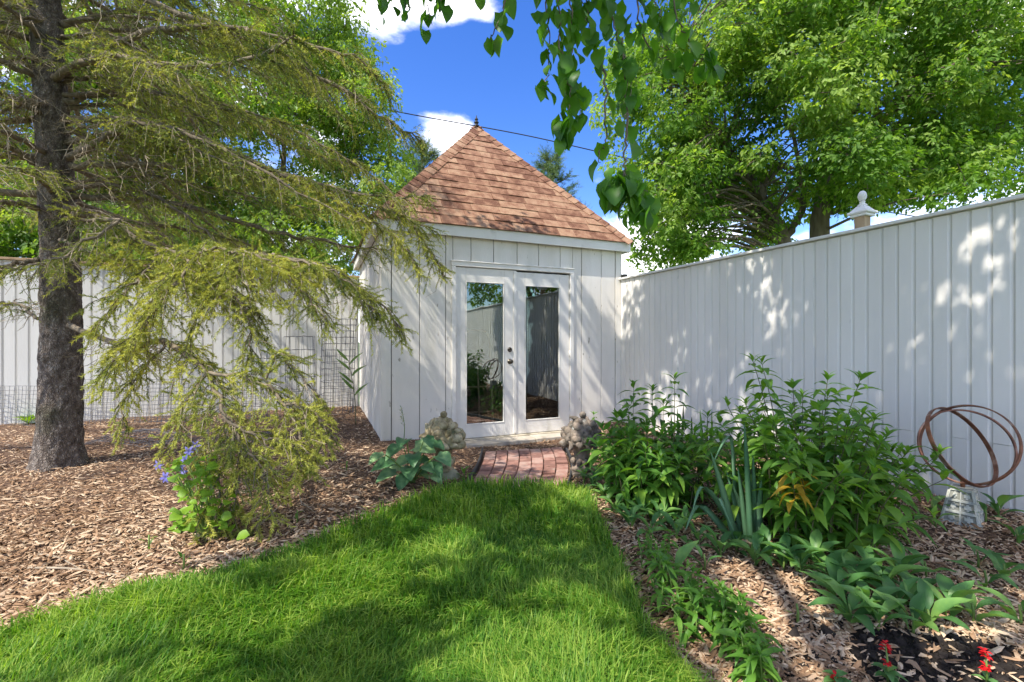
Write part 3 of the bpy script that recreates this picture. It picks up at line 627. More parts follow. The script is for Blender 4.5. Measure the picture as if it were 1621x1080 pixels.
# ------------------------------------------------------------------ step slabs and brick path
for (s0, s1, lab) in ((0.86, 1.90, 'long concrete step slab below the door with the knob'), (1.912, 2.80, 'short concrete step slab under the knobless door')):
    o = obj('step_slab', box_mesh('step_slab', s0, s1, -0.30, -0.063, -0.17, -0.075 if s0 < 1 else -0.071, c=0.008), M['slab']); o.location = (FL[0], FL[1], 0); o.rotation_euler = (0, 0, ROT)
    tag(o, lab, 'slab')
def brick_path():
    root = structure(obj('brick_path', None))
    T0, T1 = gp(768, 714, -0.09)[:2], gp(889, 708, -0.09)[:2]; B0, B1 = gp(733, 782, -0.03)[:2], gp(888, 786, -0.03)[:2]
    zp = lambda b: -0.085*(1 - b) - 0.022*b
    def pt(a, b):
        p = (T0*(1-a) + T1*a)*(1-b) + (B0*(1-a) + B1*a)*b; return p + np.array([0.075*math.sin(math.pi*b)*(0.5 + 0.5*a), 0])
    r = random.Random(2); NC, NR = 7, 7
    base = Acc()
    for k in range(10):
        b0, b1 = k/10*1.0, (k + 1)/10; q = [pt(-0.02, b0), pt(1.02, b0), pt(1.02, b1), pt(-0.02, b1)]; zz = [zp(b0), zp(b0), zp(b1), zp(b1)]
        base.add(np.array([(p[0], p[1], z - 0.02) for p, z in zip(q, zz)]), np.array([(0, 1, 2, 3)]))
    obj('bedding_sand', base.mesh('bedding_sand'), M['mulch'], root)
    for j in range(NC):
        off = -0.5/NR if j % 2 else 0.0
        for k in range(NR + 1):
            b0, b1 = k/NR + off, (k + 1)/NR + off
            b0, b1 = max(b0, 0), min(b1, 1.0)
            if b1 - b0 < 0.04: continue
            ga, gb = 0.030 + r.uniform(-0.012, 0.012), 0.007 + r.uniform(-0.003, 0.003); dz = r.uniform(-0.006, 0.006); tl = r.uniform(-0.004, 0.004)
            a0, a1 = (j + ga)/NC, (j + 1 - ga)/NC
            b0 += gb; b1 -= gb
            cs = [(a0, b0), (a1, b0), (a1, b1), (a0, b1)]; V = []
            c0 = np.mean([pt(*q) for q in cs], 0)
            for i_, (aa, bb) in enumerate(cs):
                p = pt(aa, bb); V.append((p[0], p[1], zp(bb) + dz + (tl if i_ in (0, 1) else -tl) - 0.006))
            for i_, (aa, bb) in enumerate(cs):
                p = pt(aa, bb); p = p + (c0 - p)*np.array([0.06, 0.04]); V.append((p[0], p[1], zp(bb) + dz + (tl if i_ in (0, 1) else -tl)))
            for i_, (aa, bb) in enumerate(cs):
                p = pt(aa, bb); V.append((p[0], p[1], zp(bb) + dz - 0.06))
            V = np.array(V); Fs = [(4, 5, 6, 7), (0, 1, 5, 4), (1, 2, 6, 5), (2, 3, 7, 6), (3, 0, 4, 7), (8, 9, 1, 0), (9, 10, 2, 1), (10, 11, 3, 2), (11, 8, 0, 3)]
            obj('brick', make_mesh('brick', V, split_faces(orient(V, Fs))), M['brick'], root)
    for a_, lab in ((-0.035, 'black plastic edging strip on the mulch side of the brick path'), (1.035, 'black plastic edging strip between brick path and leafy bed')):
        P = np.array([(*pt(a_, b), zp(b) - 0.01) for b in np.linspace(0, 0.98, 14)]); acc = Acc()
        d = unit(np.gradient(P[:, :2], axis=0)); nrm = np.stack([-d[:, 1], d[:, 0]], -1)*0.006
        V = np.concatenate([np.c_[P[:, :2] + nrm, P[:, 2] + 0.034], np.c_[P[:, :2] - nrm, P[:, 2] + 0.034], np.c_[P[:, :2] - nrm, P[:, 2] - 0.08], np.c_[P[:, :2] + nrm, P[:, 2] - 0.08]]); n = len(P)
        Q = [(i + k*n, i + 1 + k*n, i + 1 + ((k+1) % 4)*n, i + ((k+1) % 4)*n) for k in range(4) for i in range(n - 1)]
        acc.add(V, np.array(Q)); acc.add(*tube(P + np.array([0, 0, 0.036]), 0.011, 8))
        tag(obj('edging_strip', acc.mesh('edging_strip'), M['edging']), lab, 'edging')
brick_path()
# ------------------------------------------------------------------ mulch chips, dry leaves, lawn grass
SOIL_C = np.array([1.45, 1.45])
def bed_mask(x, y):
    ok = ~inpoly(x, y, LAWN) & (x*U[0] + y*U[1] < FENCE_U - 0.02) & ((x - BL[0])*VV_[0] + (y - BL[1])*VV_[1] < -0.03)
    s = (x - FL[0])*U[0] + (y - FL[1])*U[1]; w = (x - FL[0])*VV_[0] + (y - FL[1])*VV_[1]
    ok &= ~((s > -0.03) & (s < SW + 0.05) & (w > -0.03))
    ok &= ~((s > 0.84) & (s < 2.82) & (w > -0.31))
    path = [tuple(gp(*p)[:2]) for p in ((762, 713, -0.09), (896, 708, -0.09), (896, 786, -0.03), (727, 782, -0.03))]
    ok &= ~inpoly(x, y, path)
    soil = (np.hypot(x - SOIL_C[0], y - SOIL_C[1]) + 0.5*vnoise(x*4, y*4, 9) < 0.66)
    return ok & (~soil | (rng.rand(*x.shape) < 0.09))
def screen_ground(n, y0, y1, x0=-160, x1=1780):
    px = rng.uniform(x0, x1, n); py = rng.uniform(y0, y1, n); D = F_PX*H/(py - CY); return (px - CX)/F_PX*D, D
def build_chips():
    X, Y = screen_ground(88000, 636, 1130); X2 = rng.uniform(-6.5, 4, 30000); Y2 = rng.uniform(1.0, 8.2, 30000)
    X = np.r_[X, X2]; Y = np.r_[Y, Y2]; k = bed_mask(X, Y); X = X[k]; Y = Y[k]; N = len(X)
    # a chip is a six-cornered sliver: pointed, thick along its spine
    V = np.array([(-0.5, 0, 0), (-0.2, 0.5, 0.05), (0.35, 0.42, 0), (0.5, -0.05, 0.02), (0.2, -0.5, 0.0), (-0.3, -0.4, 0.04), (-0.1, 0.05, 0.9), (0.2, -0.02, 0.75)])
    F_ = [np.array([(0, 1, 6), (1, 2, 7), (1, 7, 6), (2, 3, 7), (3, 4, 7), (4, 5, 6), (4, 6, 7), (5, 0, 6)])]
    L = rng.gamma(2.2, 0.0145, N).clip(0.010, 0.14); Wd = L*rng.uniform(0.10, 0.40, N); Wd = Wd.clip(0.004, 0.018); T = rng.uniform(0.003, 0.008, N)
    az = rng.normal(0.25, 0.9, N); dirv = np.stack([np.cos(az), np.sin(az), rng.normal(0, 0.34, N)], -1)
    upv = np.stack([rng.normal(0, 0.3, N), rng.normal(0, 0.3, N), np.ones(N)], -1)
    R = basis(dirv, upv); R = np.stack([R[:, :, 1], -R[:, :, 0], R[:, :, 2]], -1)
    pos = np.stack([X, Y, wood(X, Y) + rng.uniform(0.0, 0.020, N)], -1)
    Vs, Fs = scatter((V, F_), pos, R, np.stack([L, Wd, T], -1))
    tint = np.repeat(rng.beta(1.5, 1.7, N)*1.0 - 0.36 + (vnoise(X*1.7, Y*1.7, 31) - 0.5)*0.35 + (vnoise(X*5, Y*5, 32) - 0.5)*0.25, len(V))
    stuff(tag(obj('bark_chips', make_mesh('bark_chips', Vs, Fs, False, tint), M['chip']), 'brown shredded bark mulch covering the beds around lawn and shed', 'mulch'))
build_chips()
def build_litter():
    X, Y = screen_ground(240, 660, 1100, 950, 1700); X2, Y2 = screen_ground(140, 680, 1050, -40, 700)
    X = np.r_[X, X2]; Y = np.r_[Y, Y2]; k = bed_mask(X, Y) | ((np.hypot(X - 1.45, Y - 1.5) < 0.6) & (rng.rand(len(X)) < 0.6)); X = X[k]; Y = Y[k]; N = len(X)
    tpl = leaf_template(0.55, 5, 0.4, 0.45, 0.45, wave=0.05)
    az = rng.uniform(0, 6.28, N); d = np.stack([np.cos(az), np.sin(az), rng.normal(0.05, 0.25, N)], -1); up = np.stack([rng.normal(0, .35, N), rng.normal(0, .35, N), np.ones(N)], -1)
    Vs, Fs = scatter(tpl, np.stack([X, Y, wood(X, Y) + 0.016], -1), basis(d, up), rng.uniform(0.025, 0.055, N))
    stuff(tag(obj('dry_leaves', make_mesh('dry_leaves', Vs, Fs, True, np.repeat(rng.uniform(-0.3, 0.5, N), len(tpl[0]))), M['dryleaf']), 'curled tan dead leaves lying scattered over the mulch', 'dead leaves'))
build_litter()
def build_soil():
    # crumbs of dark soil where the bed was dug over
    N = 5200; a = rng.uniform(0, 6.28, N); q = np.sqrt(rng.rand(N))*0.70; X = SOIL_C[0] + q*np.cos(a)*1.05; Y = SOIL_C[1] + q*np.sin(a)*0.75
    k = ~inpoly(X, Y, LAWN); X = X[k]; Y = Y[k]; N = len(X)
    V = np.array([(1, 0, 0), (0, 1, 0), (-1, 0, 0), (0, -1, 0), (0, 0, 1), (0, 0, -1)])*1.0
    F_ = [np.array([(0, 1, 4), (1, 2, 4), (2, 3, 4), (3, 0, 4), (1, 0, 5), (2, 1, 5), (3, 2, 5), (0, 3, 5)])]
    R = basis(rng.normal(size=(N, 3)), rng.normal(size=(N, 3)))
    Vs, Fs = scatter((V, F_), np.stack([X, Y, wood(X, Y) + 0.004], -1), R, rng.gamma(2, 0.0035, N)[:, None]*rng.uniform(0.6, 1.3, (N, 3)))
    m = mat('garden_soil', (0.014, 0.010, 0.008), (0.035, 0.026, 0.02), 60, 0.95)
    stuff(tag(obj('soil_crumbs', make_mesh('soil_crumbs', Vs, Fs), m), 'loose dark soil crumbs around the red flowers', 'soil'))
build_soil()
def build_grass():
    X, Y = screen_ground(185000, 762, 1180, -200, 1200); X2 = rng.uniform(-6, 2.5, 45000); Y2 = rng.uniform(-4, 4.0, 45000)
    X = np.r_[X, X2]; Y = np.r_[Y, Y2]
    X += rng.normal(0, 0.012, len(X)); Y += rng.normal(0, 0.012, len(X))
    k = inpoly(X, Y, LAWN); X = X[k]; Y = Y[k]; N = len(X)
    n1 = vnoise(X*3.1, Y*3.1, 3); n2 = vnoise(X*7, Y*7, 4); n3 = vnoise(X*1.3, Y*1.3, 5)
    Hh = (0.05 + 0.075*rng.rand(N)**1.3)*(0.65 + 0.7*n1); wd = rng.uniform(0.0016, 0.0036, N)*(1 + np.clip(Y - 2, 0, 2)*0.22)
    az = rng.uniform(0, 6.28, N); lean = rng.uniform(0.1, 0.95, N)
    fx = np.cos(n3*9)*0.55 + np.cos(az)*0.8; fy = np.sin(n3*9)*0.55 + np.sin(az)*0.8; ln = np.hypot(fx, fy) + 1e-6; fx /= ln; fy /= ln
    base = np.stack([X, Y, wood(X, Y) + 0.005], -1); side = np.stack([-fy, fx, np.zeros(N)], -1)*wd[:, None]; f = np.stack([fx, fy, np.zeros(N)], -1); up = np.array([0, 0, 1.])
    m1 = base + f*(Hh*lean*0.35)[:, None] + up*(Hh*0.62)[:, None]; tp = base + f*(Hh*lean*1.1)[:, None] + up*(Hh*(1.05 - 0.45*lean))[:, None]
    V = np.stack([base - side, base + side, m1 + side*0.85, m1 - side*0.85, tp], 1).reshape(-1, 3)
    o = (np.arange(N)*5)[:, None]
    Q = np.array([(0, 1, 2, 3)]) + o; T = np.array([(3, 2, 4)]) + o
    tint = np.clip(rng.normal(0.05, 0.26, N) + (n2 - 0.5)*0.5 + (n1 - 0.5)*0.35, -0.4, 0.8); straw = rng.rand(N) < 0.012; tint[straw] = 1.1
    stuff(tag(obj('grass_blades', make_mesh('grass_blades', V, [Q, T], False, np.repeat(tint, 5)), M['grass']), 'thick green lawn grass curving towards the brick path', 'grass'))
build_grass()
# ------------------------------------------------------------------ the big spruce
def needles(P0, P1, P2, per, nl, nw, tint, r):
    """needles along many quadratic twigs at once"""
    n = len(P0); k = per; t = (np.arange(k)[None, :] + r.rand(n, k))/k; t = t[..., None]
    p = (1-t)**2*P0[:, None] + 2*t*(1-t)*P1[:, None] + t*t*P2[:, None]
    tg = unit(2*(1-t)*(P1 - P0)[:, None] + 2*t*(P2 - P1)[:, None])
    rd = r.normal(size=p.shape); rd = unit(rd - (rd*tg).sum(-1, keepdims=True)*tg)
    d = unit(tg*0.75 + rd*0.75); L = nl*(0.75 + 0.5*r.rand(n, k))[..., None]; sd = unit(np.cross(d, r.normal(size=p.shape)))*(nw/2)
    V = np.stack([p - sd, p + sd, p + d*L], 2).reshape(-1, 3); T = np.arange(n*k*3).reshape(-1, 3)
    tt = np.repeat((tint[:, None] + 0.35*(t[..., 0] - 0.5) + r.normal(0, 0.10, (n, k))).ravel(), 3)
    return V, T, tt
def build_spruce():
    r = np.random.RandomState(21)
    bx, by = pp(88, 738, 4.36)[:2]
    root = thing('spruce_tree', 'large spruce with scaly grey trunk and drooping olive boughs', 'tree', (bx, by, 0))
    # trunk: flared at the root, scaly
    Hh = 9.5; n = 150; z = np.r_[np.linspace(-0.06, 0.5, 26), np.linspace(0.515, 4.8, 150), np.linspace(4.9, Hh, 30)]; sd = 56; th = np.arange(sd)*2*math.pi/sd
    rad = 0.168*(1 - z/Hh*0.74) + 0.055*np.exp(-np.clip(z, 0, 9)/0.13)
    cxz = bx + 0.045*np.sin(z*0.9) - 0.03*z*0.3; cyz = by + 0.03*np.sin(z*0.7 + 1)
    Z, T = np.meshgrid(z, th, indexing='ij'); Rr = rad[:, None]*(1 + 0.06*np.sin(T*3 + 0.6*Z)*np.exp(-Z/0.8) + 0.05*np.sin(T*5 + 1)*np.exp(-Z/0.25))
    sc = vnoise(T*7 + 0.4*vnoise(Z*9, T*4, 3), Z*17, 5); Rr = Rr + 0.016*(sc - 0.5) + 0.006*(vnoise(T*16, Z*40, 8) - 0.5)
    for kt, kz, ks in ((-1.75, 1.05, 0.032), (-0.95, 0.92, 0.028), (-2.1, 1.62, 0.025)):
        dd = np.hypot((T - (kt % 6.283))*rad[:, None], Z - kz); Rr = Rr + ks*np.exp(-(dd/0.05)**2) - 0.8*ks*np.exp(-(dd/0.022)**2)
    V = np.stack([cxz[:, None] + Rr*np.cos(T), cyz[:, None] + Rr*np.sin(T), Z], -1).reshape(-1, 3)
    nz = len(z); i = np.arange(nz - 1)[:, None]*sd; j = np.arange(sd)[None]; k = (j + 1) % sd
    part('trunk', make_mesh('trunk', V, [np.stack([i + j, i + k, i + k + sd, i + j + sd], -1).reshape(-1, 4)], True), M['bark'], root)
    tr = lambda zz: np.array([bx + 0.045*math.sin(zz*0.9) - 0.009*zz, by + 0.03*math.sin(zz*0.7 + 1), zz])
    boughs = []      # (control points, radius, bare fraction, foliage scale)
    def px(*pts): return [pp(*p) for p in pts]
    boughs += [
        (px((112, 262, 4.3), (215, 262, 4.25), (330, 262, 4.2), (470, 285, 4.2), (590, 325, 4.3), (690, 368, 4.4)), 0.032, 0.50, 1.0),
        (px((108, 250, 4.3), (165, 222, 4.1), (220, 198, 4.0), (330, 225, 3.9), (450, 290, 3.8), (560, 352, 3.8)), 0.036, 0.40, 0.9),
        (px((105, 330, 4.3), (160, 345, 4.1), (260, 395, 3.8), (400, 402, 3.6), (530, 430, 3.6), (640, 520, 3.7)), 0.032, 0.33, 0.9),
        (px((110, 515, 4.25), (190, 548, 3.9), (265, 545, 3.5), (327, 590, 3.2), (358, 660, 3.0), (385, 712, 2.9), (372, 800, 2.82)), 0.026, 0.42, 0.62),
        (px((327, 590, 3.2), (400, 600, 3.15), (450, 640, 3.1), (480, 700, 3.0), (470, 750, 2.95)), 0.014, 0.0, 0.55),
        (px((358, 660, 3.0), (340, 730, 2.9), (350, 800, 2.8), (335, 845, 2.75)), 0.011, 0.0, 0.5),
        (px((265, 545, 3.5), (235, 575, 3.4), (200, 620, 3.35), (190, 690, 3.3)), 0.010, 0.0, 0.42),
        (px((300, 400, 3.8), (270, 440, 3.6), (235, 500, 3.5), (180, 560, 3.45)), 0.014, 0.0, 0.7),
        (px((400, 402, 3.6), (380, 430, 3.45), (330, 470, 3.35), (300, 540, 3.3)), 0.014, 0.1, 0.75),
        (px((95, -60, 4.3), (250, 10, 4.0), (400, 62, 3.9), (520, 130, 3.9), (610, 190, 4.0), (665, 225, 4.05)), 0.034, 0.30, 0.8),
        (px((98, 120, 4.3), (200, 60, 4.1), (330, 40, 3.9), (450, 62, 3.8), (560, 90, 3.8), (610, 140, 3.85)), 0.034, 0.30, 0.8),
        (px((98, 160, 4.35), (220, 150, 4.6), (350, 165, 4.8), (480, 215, 4.9), (590, 280, 5.0), (640, 330, 5.0)), 0.030, 0.35, 0.9),
        (px((98, 40, 4.35), (220, 20, 4.8), (350, 60, 5.1), (470, 120, 5.3), (560, 200, 5.4)), 0.030, 0.25, 0.9),
        (px((105, 340, 4.35), (200, 350, 4.6), (330, 370, 4.9), (440, 410, 5.0), (520, 470, 5.1)), 0.026, 0.45, 0.7),
        (px((60, 260, 4.3), (20, 235, 4.2), (-40, 225, 4.0), (-160, 260, 3.9), (-280, 330, 3.9)), 0.032, 0.3, 0.8),
        (px((60, 130, 4.3), (10, 70, 4.2), (-70, 40, 4.0), (-200, 60, 3.8)), 0.030, 0.3, 0.9),
        (px((58, 330, 4.25), (10, 320, 4.0), (-50, 350, 3.8), (-150, 400, 3.6)), 0.030, 0.3, 0.8),
        (px((58, 410, 4.25), (0, 425, 4.0), (-80, 430, 3.8), (-190, 480, 3.7)), 0.024, 0.4, 0.7),
        (px((60, 505, 4.4), (20, 480, 4.6), (-40, 490, 4.8), (-110, 540, 4.9)), 0.016, 0.5, 0.5),
        (px((105, 345, 4.2), (130, 350, 3.9), (190, 350, 3.6), (120, 395, 3.3), (60, 420, 3.1), (0, 430, 3.0)), 0.018, 0.25, 0.55),
        (px((95, 380, 4.2), (150, 400, 3.9), (230, 420, 3.7), (310, 440, 3.6), (400, 500, 3.5)), 0.018, 0.3, 0.7),
    ]
    boughs += [
        (px((300, 400, 3.8), (350, 395, 3.5), (420, 410, 3.3), (470, 450, 3.25), (510, 500, 3.2)), 0.014, 0.0, 0.8),
        (px((260, 395, 3.8), (300, 415, 3.4), (260, 470, 3.2), (210, 540, 3.15), (170, 585, 3.1)), 0.014, 0.0, 0.8),
        (px((430, 405, 3.6), (500, 420, 3.4), (560, 455, 3.4), (600, 500, 3.45)), 0.013, 0.0, 0.8),
        (px((358, 660, 3.0), (400, 690, 2.95), (450, 700, 2.95), (490, 720, 2.95)), 0.010, 0.0, 0.5),
        (px((327, 590, 3.2), (290, 640, 3.05), (290, 690, 3.0), (310, 740, 2.95)), 0.010, 0.0, 0.45),
        (px((420, 600, 3.15), (440, 560, 3.2), (480, 600, 3.2), (510, 640, 3.2)), 0.010, 0.0, 0.45),
        (px((590, 325, 4.3), (640, 345, 4.4), (680, 395, 4.4), (700, 430, 4.4)), 0.010, 0.0, 0.6),
        (px((470, 285, 4.2), (540, 320, 4.1), (620, 370, 4.15), (660, 420, 4.2)), 0.012, 0.0, 0.7),
    ]
    boughs += [(px((385, 712, 2.9), (410, 740, 2.85), (425, 790, 2.8), (400, 840, 2.75)), 0.009, 0.0, 0.42), (px((450, 640, 3.1), (490, 650, 3.1), (512, 690, 3.05), (490, 745, 3.0)), 0.009, 0.0, 0.45),
               (px((330, 400, 3.7), (360, 450, 3.4), (390, 500, 3.3), (400, 570, 3.25)), 0.012, 0.0, 0.7), (px((250, 395, 3.8), (230, 430, 3.5), (190, 470, 3.3), (150, 520, 3.2)), 0.012, 0.0, 0.6)]
    LUSH0, LUSH1 = 2, len(boughs)
    rb = np.random.RandomState(77)      # more boughs crossing behind and before each other
    for q in range(15):
        y0 = rb.uniform(-160, 330); D1 = rb.uniform(3.7, 5.4); xe = rb.uniform(300, 640); ye = y0 + rb.uniform(30, 190)
        if ye < 60 and xe > 560: xe -= 120
        boughs.append((px((95, y0, 4.35), (95 + (xe - 95)*0.33, y0 + (ye - y0)*0.05 - 12, 4.35*0.6 + D1*0.4), (95 + (xe - 95)*0.68, y0 + (ye - y0)*0.42, D1), (xe, ye, D1)), rb.uniform(0.014, 0.026), 0.42, 0.75))
    for q in range(7):
        y0 = rb.uniform(-100, 380); D1 = rb.uniform(3.7, 5.0); xe = rb.uniform(-300, -60); ye = y0 + rb.uniform(30, 150)
        boughs.append((px((80, y0, 4.3), (20, y0 - 8, 4.2), (xe*0.5, y0*0.6 + ye*0.4, D1), (xe, ye, D1)), rb.uniform(0.014, 0.024), 0.42, 0.75))
    # whorls higher up the stem, drooping all round
    for hgt in np.arange(2.6, 8.8, 0.36):
        m = 4 if hgt < 5 else 6; a0 = r.uniform(0, 6.28)
        for q in range(m):
            a = a0 + q*2*math.pi/m + r.uniform(-0.3, 0.3)
            if hgt < 4.6 and abs((a + math.pi) % (2*math.pi) - math.pi) < 0.9 and r.rand() < 0.4: continue
            # none may hang across the lens
            Lb = (3.7*(1 - (hgt - 2.4)/7.6) + 0.35)*r.uniform(0.8, 1.08)
            if math.sin(a) < -0.2: Lb = min(Lb, 1.9/abs(math.sin(a)))
            d = np.array([math.cos(a), math.sin(a), 0]); s = tr(hgt)
            dr = r.uniform(0.12, 0.3)
            boughs.append(([s + d*0.1, s + d*Lb*0.3 + [0, 0, 0.06 - dr*0.15*Lb], s + d*Lb*0.62 + [0, 0, -dr*0.55*Lb], s + d*Lb*0.85 + [0, 0, -dr*0.8*Lb], s + d*Lb + [0, 0, -dr*0.82*Lb]], 0.012 + 0.008*Lb*0.8, 0.3, 0.85))
    LUSHSET = {2, 3, 4, 5, 6, 7, 8, 20} | set(range(21, LUSH1)); lush_twigs = []; high_twigs = []
    wood_acc = None; dead = Acc(); fol_twigs = []; fol_secs = []; sec_acc = Acc()
    for bi, (cp, rad0, bare, fs) in enumerate(boughs):
        lush = bi in LUSHSET; high = cp[0][2] > 5.3
        n = 26; P = spline(np.array(cp, float), n); P[1:] += r.normal(0, 0.010, (n - 1, 3)); R0 = np.linspace(rad0, 0.005, n)
        part('branch', Acc().add(*tube(P, R0, 8)).mesh('branch', True), M['limb'], root)
        Lb = np.linalg.norm(np.diff(P, axis=0), axis=1).sum(); T = unit(np.gradient(P, axis=0))
        ns = max(int(Lb/(0.09 if high else 0.036 if lush else 0.042)), 6)
        for q in range(ns):
            f = (q + r.rand())/ns
            if f < 0.08: continue
            ii = f*(n - 1); i0 = min(int(ii), n - 2); p = P[i0] + (P[i0 + 1] - P[i0])*(ii - i0); tg = T[i0]
            sd = unit(np.cross(tg, [0, 0, 1.0]))*(1 if q % 2 else -1)
            isb = r.rand() < (1.15 - 1.1*f/max(bare, 0.05) if f < bare*1.2 else 0.07)
            Ls = fs*(0.55*(1 - f)**0.7 + 0.16)*r.uniform(0.6, 1.15)
            dz = -r.uniform(-0.2, 0.95)
            d = unit(tg*0.75 + sd*r.uniform(0.4, 1.0) + np.array([0, 0, dz*0.55]))
            p1 = p + d*Ls*0.5; p2 = p + d*Ls*0.85 + np.array([0, 0, -Ls*r.uniform(0.0, 0.5)])
            S_ = spline([p, p1, p2], 7)
            if isb:
                S_[1:] += r.normal(0, 0.018, (6, 3)); dead.add(*tube(S_, np.linspace(0.0046, 0.0018, 7), 3, False))
                for _ in range(r.randint(2, 6)):
                    b = S_[r.randint(1, 7)]; e = b + unit(d*0.4 + r.normal(0, 0.6, 3) + [0, 0, -0.4])*r.uniform(0.08, 0.28); mdl = (b + e)/2 + r.normal(0, 0.02, 3)
                    dead.add(*tube([b, mdl, e], [0.0025, 0.002, 0.0012], 3, False))
            else:
                sec_acc.add(*tube(S_[::2], np.linspace(0.0045, 0.0018, 4), 3, False))
                tn = np.clip(r.normal(0.02, 0.2), -0.4, 0.6); fol_secs.append((p + d*Ls*0.12, p1, p2, tn + 0.1))
                nt = max(int(Ls/0.045), 2)
                for w in range(nt):
                    g = (w + r.rand())/nt; b = S_[min(int(g*6), 5)]; b = b + (S_[min(int(g*6) + 1, 6)] - b)*(g*6 % 1)
                    sd2 = unit(np.cross(d, [0, 0, 1.0]))*(1 if w % 2 else -1)
                    lt = r.uniform(0.07, 0.20)*(1.1 - 0.5*g)*(0.7 + 0.4*fs)
                    dd = unit(d*0.55 + sd2*r.uniform(0.2, 1.0) + r.normal(0, 0.28, 3) + [0, 0, -r.uniform(-0.35, 0.75)]); e = b + dd*lt + np.array([0, 0, -lt*r.uniform(0.0, 0.35)])
                    tw = tn + r.normal(0, 0.12) + (0.25 if r.rand() < 0.12 else 0)
                    if r.rand() < (0.04 if lush else 0.20) and f < 0.85: dead.add(*tube([b, (b + e)/2, e], [0.0022, 0.0018, 0.001], 3, False))
                    else: (lush_twigs if lush else high_twigs if high else fol_twigs).append((b, b + dd*lt*0.5, e, tw + (0.26 if lush else 0)))
    def arr(L): return [np.array([q[k] for q in L], float) for k in range(4)]
    a = arr(fol_twigs); s = arr(fol_secs)
    depth = a[0][:, 1]; 
    Va, Ta, ta = needles(a[0], a[1], a[2], 20, 0.021, 0.0060, a[3] - 0.06, r); Vs, Ts, ts = needles(s[0], s[1], s[2], 44, 0.021, 0.0060, s[3] - 0.06, r)
    l = arr(lush_twigs); h = arr(high_twigs); Vl, Tl, tl = needles(l[0], l[1], l[2], 44, 0.024, 0.0052, l[3] - 0.04, r); Vh, Th, thh = needles(h[0], h[1], h[2], 12, 0.03, 0.009, h[3], r)
    print('spruce twigs', len(a[0]), len(s[0]), len(l[0]), len(h[0]), 'needles', len(Ta) + len(Ts) + len(Tl) + len(Th))
    crown = part('crown', make_mesh('crown', np.vstack([Va, Vs, Vl, Vh]), [np.vstack([Ta, Ts + len(Va), Tl + len(Va) + len(Vs), Th + len(Va) + len(Vs) + len(Vl)])], False, np.r_[ta, ts, tl, thh]), M['needle'], root); stuff(crown)
    stuff(obj('live_twigs', sec_acc.mesh('live_twigs'), M['limb'], crown)); stuff(obj('dead_twigs', dead.mesh('dead_twigs'), M['deadtwig'], crown))
build_spruce()
# ------------------------------------------------------------------ broadleaved trees beyond the fences
LEAFLET = (np.array([(0, 0, 0), (-0.26, 0.42, 0.06), (0, 1, -0.10), (0.26, 0.42, 0.06)]), [np.array([(0, 2, 1), (0, 3, 2)])])
def broad_tree(label, base, stems, clumps, leaf, per, m, seed, droop=0.55, leaflets=4, group=None, name='broadleaf_tree', bark='bark2'):
    """stems: list of (polyline, radius); clumps: (centre, radius) arrays; leaves hang from twigs inside each clump"""
    r = np.random.RandomState(seed); root = thing(name, label, 'tree', base, group=group)
    nodes = []
    for k, (P, rad) in enumerate(stems):
        S_ = spline(np.array(P, float), 24); S_[1:] += r.normal(0, 0.03, (23, 3)); Rr = np.linspace(rad, rad*0.25, 24); Rr[0] *= 1.25
        part('trunk' if k == 0 else 'limb', Acc().add(*tube(S_, Rr, 12)).mesh('stem', True), M[bark], root)
        nodes += [(S_[i], Rr[i]) for i in range(4, 24)]
    NP = np.array([q[0] for q in nodes]); NR = np.array([q[1] for q in nodes])
    tw = Acc(); VA = []; FA = []; TA = []; n0 = 0
    C, CR = clumps
    for c, cr in zip(C, CR):
        dd = np.linalg.norm(NP - c, axis=1) + 0.5*np.clip(NP[:, 2] - c[2], 0, 9); i = int(np.argmin(dd)); s = NP[i]
        mid = (s + c)/2 + r.normal(0, 0.12, 3) + [0, 0, 0.15*dd[i]]; q = spline([s, mid, c], 8)
        tw.add(*tube(q, np.linspace(min(NR[i]*0.45, 0.012 + 0.011*dd[i]), 0.005, 8), 5, False))
        n = max(int(per*cr**2), 8)
        g = r.normal(size=(n, 3)); g = unit(g)*(r.rand(n, 1)**(1/2.4))*cr*np.array([1.05, 1.05, 0.62]); pos = c + g
        for _ in range(3):
            e = c + unit(r.normal(size=3)*[1, 1, 0.5])*cr*0.8; tw.add(*tube([c, (c + e)/2 + [0, 0, 0.05], e], [0.008, 0.006, 0.003], 3, False))
        out = unit(g*np.array([1, 1, 0.4]) + r.normal(0, 0.25, (n, 3))); ax = unit(out*(1 - droop) + np.array([0, 0, -droop]) + r.normal(0, 0.22, (n, 3)))
        up = unit(np.array([0, 0, 1.0]) + 0.5*out + r.normal(0, 0.35, (n, 3))); B = basis(ax, up)
        ct = r.normal(0.04, 0.2)
        for l in range(leaflets):
            sp = (l - (leaflets - 1)/2)*0.62 + r.normal(0, 0.15, n); ca, sa = np.cos(sp)[:, None], np.sin(sp)[:, None]
            d2 = B[:, :, 1]*ca + B[:, :, 0]*sa; p2 = pos - ax*leaf*0.25*abs(l - (leaflets - 1)/2) + r.normal(0, leaf*0.25, (n, 3))
            R2 = basis(d2, B[:, :, 2] + r.normal(0, 0.3, (n, 3))); sc = leaf*r.uniform(0.7, 1.25, n)
            V, Fs = scatter(LEAFLET, p2, R2, sc); VA.append(V); FA.append(Fs[0] + n0); n0 += len(V)
            TA.append(np.repeat(ct + r.normal(0, 0.13, n) + 0.14*(g[:, 2]/cr), 4))
    cr_ = part('crown', make_mesh('crown', np.vstack(VA), [np.vstack(FA)], False, np.concatenate(TA)), M[m], root); stuff(cr_)
    stuff(obj('twigs', tw.mesh('twigs'), M[bark], cr_))
    print(label, 'leaflets', n0//4)
    return root
